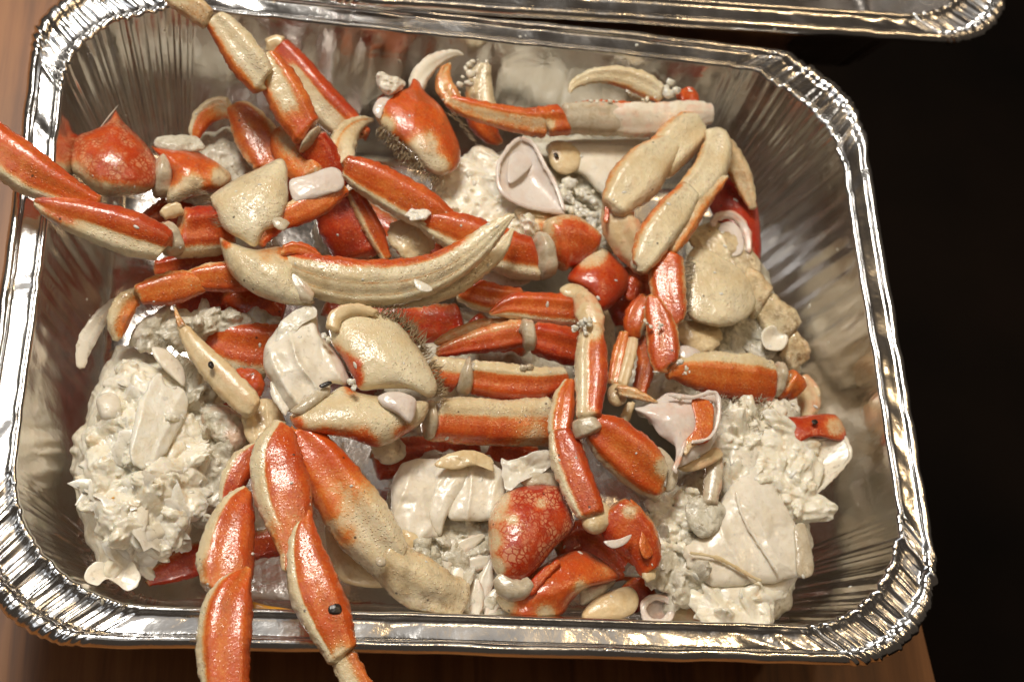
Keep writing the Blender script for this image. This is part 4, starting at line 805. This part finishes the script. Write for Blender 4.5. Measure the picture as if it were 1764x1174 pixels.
for i,(x,y,a,l) in enumerate([(800,940,-.5,80),(820,970,-.3,70),(790,990,-1.1,90),(835,1005,-1.3,90),(770,960,-1.2,70),(850,1035,-1.2,60),(820,1030,-1.5,70)]):
    seg(t,'cartilage_strip',[(x-math.cos(a)*l/2,y-math.sin(a)*l/2,10),(x,y,30),(x+math.cos(a)*l/2,y+math.sin(a)*l/2,8)],(-1.1,-.9),mat=M['plate'],th=.4,dirt=.1)
crumbs(t,[(725,945,-.6),(745,965,-.6),(760,985,-.6),(735,985,-.6)],.2,'meat_crumb',M['meat_grey'],n=8,jit=12)
fuse([lumps(t,[(690,920),(860,890),(885,1055),(780,1055)],lambda x,y:-1.25,140,.9,mat=M['meat_grey'],tiltr=.5)],'grey_meat')
t=thing('shell_scrap','crinkled translucent white shell scrap standing left of the arched red-orange leg','shell scrap',900,810,-.2,G_BIT)
pil(t,'scrap_sheet',[(860,790),(875,792),(905,784),(948,778),(955,800),(930,818),(900,826),(880,842),(868,835)],.0,h=.05,hb=.05,cup=.2,mat=M['plate'],amp=.35,fs=160,rag=.06)
pil(t,'scrap_sheet',[(895,822),(930,812),(960,820),(965,838),(930,836),(905,838)],-.2,h=.2,mat=M['membrane'],dirt=.3)
# ---- X bottom claw
t=thing('crab_claw','bright red claw palm with pale net pattern at bottom centre by the near rim','crab claw',910,920,0,G_CLAW)
pil(t,'claw_palm',[(841,937),(844,886),(866,852),(899,837),(953,835),(969,846),(989,903),(955,944),(928,978),(897,1002),(868,1000),(850,978)],-.2,h=1.1,red=.85,net=.9,dirt=.12,amp=.05,spots=[(850,880,28,.1),(846,930,22,.0),(856,975,20,.0),(866,856,18,.1),(884,895,12,.2),(932,866,12,.2)])
ring(t,[(856,990,26),(874,1012,40),(896,1014,38),(916,1000,20)],(.0,.1))
pil(t,'claw_wrist',[(854,1026),(880,1014),(925,980),(968,953),(1018,951),(1066,990),(1050,1002),(1011,1012),(984,1036),(963,1060),(900,1066),(866,1048)],-.9,h=1.1,red=.35,dirt=.2,amp=.06,spots=[(866,1040,24,.0),(1000,1010,16,.3),(940,1058,22,.15),(1040,985,16,.6)])
seg(t,'wrist_edge',[(880,1028,10),(912,1016,20),(938,988,18),(965,965,8)],(.1,.0),red=.6)
pil(t,'wrist_flap',[(1004,1063),(1018,1036),(1050,1018),(1085,1010),(1100,1030),(1092,1055),(1059,1066)],-1.1,h=.4,mat=M['tan'])
pil(t,'wrist_flap',[(1000,1010),(1030,1000),(1060,998),(1050,1015),(1020,1036),(1000,1040)],-1.3,h=.4,mat=M['meat_grey'])
# ---- Y right body
t=thing('crab_section','large body section at lower right with broad white plates and a tuft of brown gills','crab body',1270,900,-1.2,G_BODY)
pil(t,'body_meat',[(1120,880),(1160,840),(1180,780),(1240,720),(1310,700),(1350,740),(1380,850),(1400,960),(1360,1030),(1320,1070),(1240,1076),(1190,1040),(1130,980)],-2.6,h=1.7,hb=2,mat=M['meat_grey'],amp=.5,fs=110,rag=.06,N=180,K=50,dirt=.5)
pil(t,'body_plate',[(1179,946),(1210,915),(1232,878),(1256,840),(1292,806),(1324,815),(1348,862),(1372,908),(1392,912),(1401,978),(1381,993),(1308,1004),(1230,1010),(1190,985)],-.5,h=.5,mat=M['plate'],amp=.14,fs=110,rag=.03,dirt=.12,N=200,K=50,ribs=(60,62,.09))
seg(t,'plate_seam',[(1186,950,5),(1240,962,6),(1290,990,6),(1312,1000,4)],(-.02,.0),mat=M['tan'],panel=0,th=.5,dirt=.3)
seg(t,'plate_seam',[(1268,846,4),(1280,890,5),(1310,940,6),(1340,985,4)],(.05,.0),mat=M['plate'],panel=0,th=.5,dirt=.2)
pil(t,'body_plate',[(1192,985),(1240,1002),(1300,1000),(1368,990),(1345,1030),(1312,1070),(1262,1076),(1222,1058),(1200,1020)],-1.0,h=.6,mat=M['plate'],amp=.15,fs=100,rag=.06,dirt=.25)
pil(t,'side_flap',[(1368,908),(1388,905),(1402,975),(1392,994),(1374,988),(1370,950)],-.2,h=.15,mat=M['membrane'],dirt=.3)
pil(t,'body_lobe',[(1258,762),(1285,742),(1312,752),(1316,790),(1290,812),(1260,800)],-.5,h=.2,mat=M['plate'],amp=.2,fs=150,rag=.08,p=4,dirt=.3)
seg(t,'gill_tube',[(1228,778,26),(1230,800,32),(1228,835,32),(1222,870,26)],(-.1,.0),mat=M['membrane'],dirt=.5)
pil(t,'gill_fold',[(1180,870),(1215,852),(1248,870),(1240,905),(1215,925),(1190,910)],-.2,h=.3,mat=M['meat_grey'],dirt=.9,amp=.2,fs=200)
fuse([lumps(t,[(1230,760),(1330,715),(1378,800),(1388,895),(1330,850),(1270,820)],lambda x,y:-.8,150,1.1,mat=M['meat'],ax=(.85,.65,.45),tiltr=.4,amp=.5),lumps(t,[(1230,760),(1330,715),(1378,800),(1388,895),(1330,850),(1270,820)],lambda x,y:-.5,150,.5,mat=M['meat'],tiltr=.5)],'meat_flakes')
fuse([lumps(t,[(1125,900),(1170,845),(1200,930),(1190,1030),(1130,990)],lambda x,y:-1.0,120,.9,mat=M['meat_grey'],tiltr=.6)],'grey_meat')
fuse([lumps(t,[(1205,1010),(1330,1020),(1310,1070),(1230,1070)],lambda x,y:-.75,60,.9,mat=M['meat'],tiltr=.5)],'meat_shreds')
fuse([crumbs(t,[(1135,885,-.7),(1160,870,-.6),(1150,910,-.7),(1175,895,-.6),(1165,930,-.7),(1140,930,-.8),(1185,860,-.5)],.2,'curd_meat',M['meat'],n=22,jit=16)],'curd_meat',.0003,0)
bristles(t,[(1235,700),(1260,690),(1300,705),(1315,740)],(-.2,-.4),200,.36,(.1,-.6),mat=M['hair_pale'],spread=1.5,width=.022,jit=24,name='gill_tuft')
pil(t,'gill_mass',[(1232,700),(1252,678),(1285,682),(1312,710),(1305,745),(1265,752),(1240,735)],-.9,h=.6,mat=M['meat_grey'],dirt=1,amp=.4,fs=300)
t=thing('shell_cup','torn pinkish white shell cup with an orange patch, right of the central bent leg','shell scrap',1170,735,.5,G_BIT)
pil(t,'cup_wall',[(1093,703),(1120,698),(1150,678),(1190,682),(1232,675),(1239,720),(1226,770),(1190,795),(1162,804),(1165,772),(1135,745),(1116,720)],.7,h=.12,hb=.12,cup=-.35,mat=M['pink_inner'],amp=.12,fs=120,red=.2,spots=[(1212,730,34,1)],rag=.03)
pil(t,'orange_patch',[(1192,690),(1222,690),(1230,712),(1222,758),(1196,768),(1180,785),(1178,760),(1200,735)],.98,h=.12,red=.2,m=.8,spots=[(1185,775,20,.3)],amp=.06)
seg(t,'torn_edge',[(1150,680,5),(1190,685,7),(1232,677,8),(1238,718,8),(1224,752,6),(1190,762,6)],1.15,mat=M['pink_inner'])
seg(t,'torn_edge',[(1182,755,7),(1172,785,7),(1162,805,8),(1166,815,6)],1.0,mat=M['pink_inner'],red=.5)
pil(t,'shell_under',[(1165,800),(1200,790),(1232,770),(1245,785),(1215,805),(1180,812)],.3,h=.15,mat=M['tan'],red=.3)
t=thing('shell_cup','red shell cup with white hollow inside, at the far right end of the pile','shell scrap',1400,780,-.8,G_BIT)
pil(t,'cup_back',[(1343,726),(1380,716),(1438,713),(1456,742),(1450,760),(1400,752),(1372,770),(1358,770)],-.7,h=.5,red=.8,amp=.08,spots=[(1440,735,22,.3)])
pil(t,'cup_inside',[(1372,772),(1405,755),(1448,752),(1463,780),(1452,800),(1415,838),(1380,866),(1376,820)],-.8,h=.1,hb=.1,cup=.3,mat=M['plate'],dirt=.3,tilt=(.5,0))
seg(t,'cup_lip',[(1374,776,8),(1405,756,10),(1448,752,10),(1463,781,10),(1450,805,8),(1415,840,7),(1382,866,6)],(-.7,-.6),mat=M['plate'],dirt=.2)
pil(t,'dark_spot',[(1398,724),(1406,722),(1409,728),(1402,731)],-.16,h=.05,mat=M['dark_spot'])
# ---- small ones
t=thing('shell_scrap','small white ring of leg shell lying against the near rim','shell scrap',1133,1053,-1.6,G_BIT)
seg(t,'ring_wall',[(1133+25*math.cos(a),1050+22*math.sin(a),13) for a in np.linspace(0,5.9,12)],-1.1,mat=M['pink_inner'],lumps=.05)
pil(t,'ring_floor',[(1133+22*math.cos(a),1050+20*math.sin(a)) for a in np.linspace(0,6.28,9)[:-1]],-1.4,h=.12,mat=M['pink_inner'],red=.3)
t=thing('shell_scrap','tan broken leg stub beside the small white shell ring at the near rim','shell scrap',1175,1060,-1.8,G_BIT)
seg(t,'stub',[(1150,1060,30),(1180,1066,46),(1215,1078,40)],-1.8,mat=M['tan'],red=.8,dirt=.4)
t=thing('shell_scrap','small yellow-orange shell wedge touching the near wall between the two hanging legs','shell scrap',460,1046,-.8,G_BIT)
pil(t,'wedge',[(432,1036),(460,1042),(505,1050),(470,1058),(434,1056)],-.9,h=.15,mat=M['yellow_bit'])
# ---- broken shell caught between the legs
scr=[('curved tan shell scrap in the gap below the diagonal orange leg',[(668,395),(700,372),(738,384),(748,420),(725,445),(690,440)],-1.2,'tan',.1,.25),
 ('ragged white shell scrap behind the tip of the largest claw',[(820,470),(850,455),(890,460),(915,485),(880,495),(840,492)],-1.4,'plate',.1,.15),
 ('greyish shell scrap in the gap above the rounded red shell lump',[(1010,400),(1040,385),(1062,405),(1056,432),(1030,430)],-1.3,'meat_grey',.2,.1),
 ('dark red shell scrap beneath the short orange leg joint',[(1065,470),(1098,450),(1125,470),(1120,510),(1085,520),(1068,500)],-1.0,'shell',.2,.1),
 ('cream shell scrap lying under the joint of the brownish red leg',[(1168,560),(1200,548),(1240,566),(1236,598),(1200,606),(1172,590)],-1.0,'tan',.15,.15),
 ('white shell flake between the near rim legs and the bottom body plates',[(640,760),(665,742),(690,752),(700,780),(672,800),(648,788)],-1.6,'plate',.1,.2),
 ('pale membrane scrap above the curled orange-brown leg',[(268,240),(300,232),(340,236),(350,256),(310,264),(276,258)],-1.4,'meat_grey',.15,.1),
 ('pinkish shell scrap between the arched leg and the torn shell cup',[(1075,780),(1098,760),(1130,772),(1128,800),(1098,812)],-.6,'pink_inner',.08,.15),
 ('reddish shell chip under the pale leg tip beside the white meat lump',[(395,640),(430,632),(455,655),(448,690),(415,690),(396,668)],-.9,'shell',.15,.1),
 ('translucent shell strip against the far wall behind the slender claw',[(1075,150),(1100,140),(1130,152),(1128,172),(1095,176)],-.4,'membrane',.08,.1)]
for lab,o_,z,mt,h_,cup_ in scr:
    t=thing('shell_scrap',lab,'shell scrap',o_[0][0],o_[0][1],z,G_BIT)
    pil(t,'shell_piece',o_,z,mat=M[mt],h=h_,hb=.06,cup=-cup_,rag=.12,amp=.15,fs=180,dirt=.35,red=.6 if mt=='shell' else 0,edge=.5)
# ---- lower layer of legs and bodies that show in the gaps
low=[('dark red leg lying low in the shadow behind the two level legs at the centre',[(640,790,70),(720,790,80),(830,785,70),(930,800,60)],-3.6,.9),
     ('red leg low in the gap under the largest claw fingers',[(560,545,60),(680,560,80),(800,560,70),(900,620,60)],-3.4,.9),
     ('red leg low in the gap left of the arched leg and net-patterned claw',[(960,940,50),(1010,930,70),(1080,1000,70),(1120,1050,50)],-3.2,.8),
     ('shadowed leg low under the curled tan legs at the right',[(1060,480,60),(1100,560,70),(1180,580,70),(1260,600,60)],-3.4,.8),
     ('reddish leg low beneath the diagonal orange leg',[(600,360,60),(680,420,80),(780,470,80),(900,500,70)],-3.2,.7),
     ('shadowed leg low beneath the pointed claw wrist on the left',[(250,400,60),(330,350,70),(420,330,80),(520,330,70)],-3.4,.8)]
for lab,pts,z,rd in low:
    t=thing('crab_limb',lab,'crab leg',pts[1][0],pts[1][1],z,G_LEG)
    h=len(pts)//2+1
    seg(t,'leg_segment',pts[:h],z,prof=[(-1,.5),(-.5,1),(1,1)],red=rd,dirt=.3); seg(t,'leg_segment',pts[h-1:],z+.1,prof=[(-1,.5),(-.5,1),(1,1)],red=rd,dirt=.3)
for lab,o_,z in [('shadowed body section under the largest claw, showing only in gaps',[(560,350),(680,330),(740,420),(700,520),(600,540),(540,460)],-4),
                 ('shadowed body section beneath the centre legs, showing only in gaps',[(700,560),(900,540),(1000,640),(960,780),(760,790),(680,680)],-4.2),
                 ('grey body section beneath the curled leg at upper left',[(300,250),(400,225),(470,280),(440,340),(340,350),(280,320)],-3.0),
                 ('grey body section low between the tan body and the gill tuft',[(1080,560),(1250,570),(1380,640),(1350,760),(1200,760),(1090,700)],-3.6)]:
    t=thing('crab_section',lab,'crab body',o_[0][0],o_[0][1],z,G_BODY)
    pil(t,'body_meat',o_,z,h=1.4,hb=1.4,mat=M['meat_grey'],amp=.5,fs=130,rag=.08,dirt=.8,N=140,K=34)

# ---- tiny scraps of meat and shell clinging to the legs and tray walls
bpy.context.view_layer.update(); dg=bpy.context.evaluated_depsgraph_get()
t=thing('meat_scraps','tiny white flecks of meat clinging to the legs and tray walls','meat scraps',882,587,-1); t['kind']='stuff'
r=random.Random(5); spots_=[]
for k in range(150):
    x,y=(r.uniform(110,1480),r.uniform(50,1050)); d=RM@np.array([(x-882)/FPX,-(y-587)/FPX,-1.0]); d/=np.linalg.norm(d)
    hit,loc,nrm,_,ob,_=scene.ray_cast(dg,Vector(CAM_LOC),Vector(d))
    if hit and not (ob.name.startswith('pan') and r.random()<.55): spots_.append((np.array(loc),np.array(nrm)))
mm=M_()
for P0,Nn in spots_:
    X=np.cross(Nn,[r.gauss(0,1),r.gauss(0,1),r.gauss(0,1)]); X/=np.linalg.norm(X); Y=np.cross(Nn,X); s0=r.uniform(.2,.6)*.001*(1.8 if r.random()<.1 else 1)
    f_=np.linspace(0,math.pi,7); b_=np.arange(9)*2*math.pi/9
    L=np.stack([np.outer(np.cos(f_),np.ones(9)),np.outer(np.sin(f_),np.cos(b_)),np.outer(np.sin(f_),np.sin(b_))],-1).reshape(-1,3)
    L=L*(1+.5*fbm(L*1.3+r.uniform(0,99),1,2,3))[:,None]*np.array([r.uniform(1,2.2),1,.5])
    mm.add(P0+(L[:,:1]*X+L[:,1:2]*Y+L[:,2:]*Nn)*s0,grid_faces(7,9),np.tile([1,0,0,0],(len(L),1)))
build(mm,'meat_fleck',M['meat'],t)['kind']='stuff'
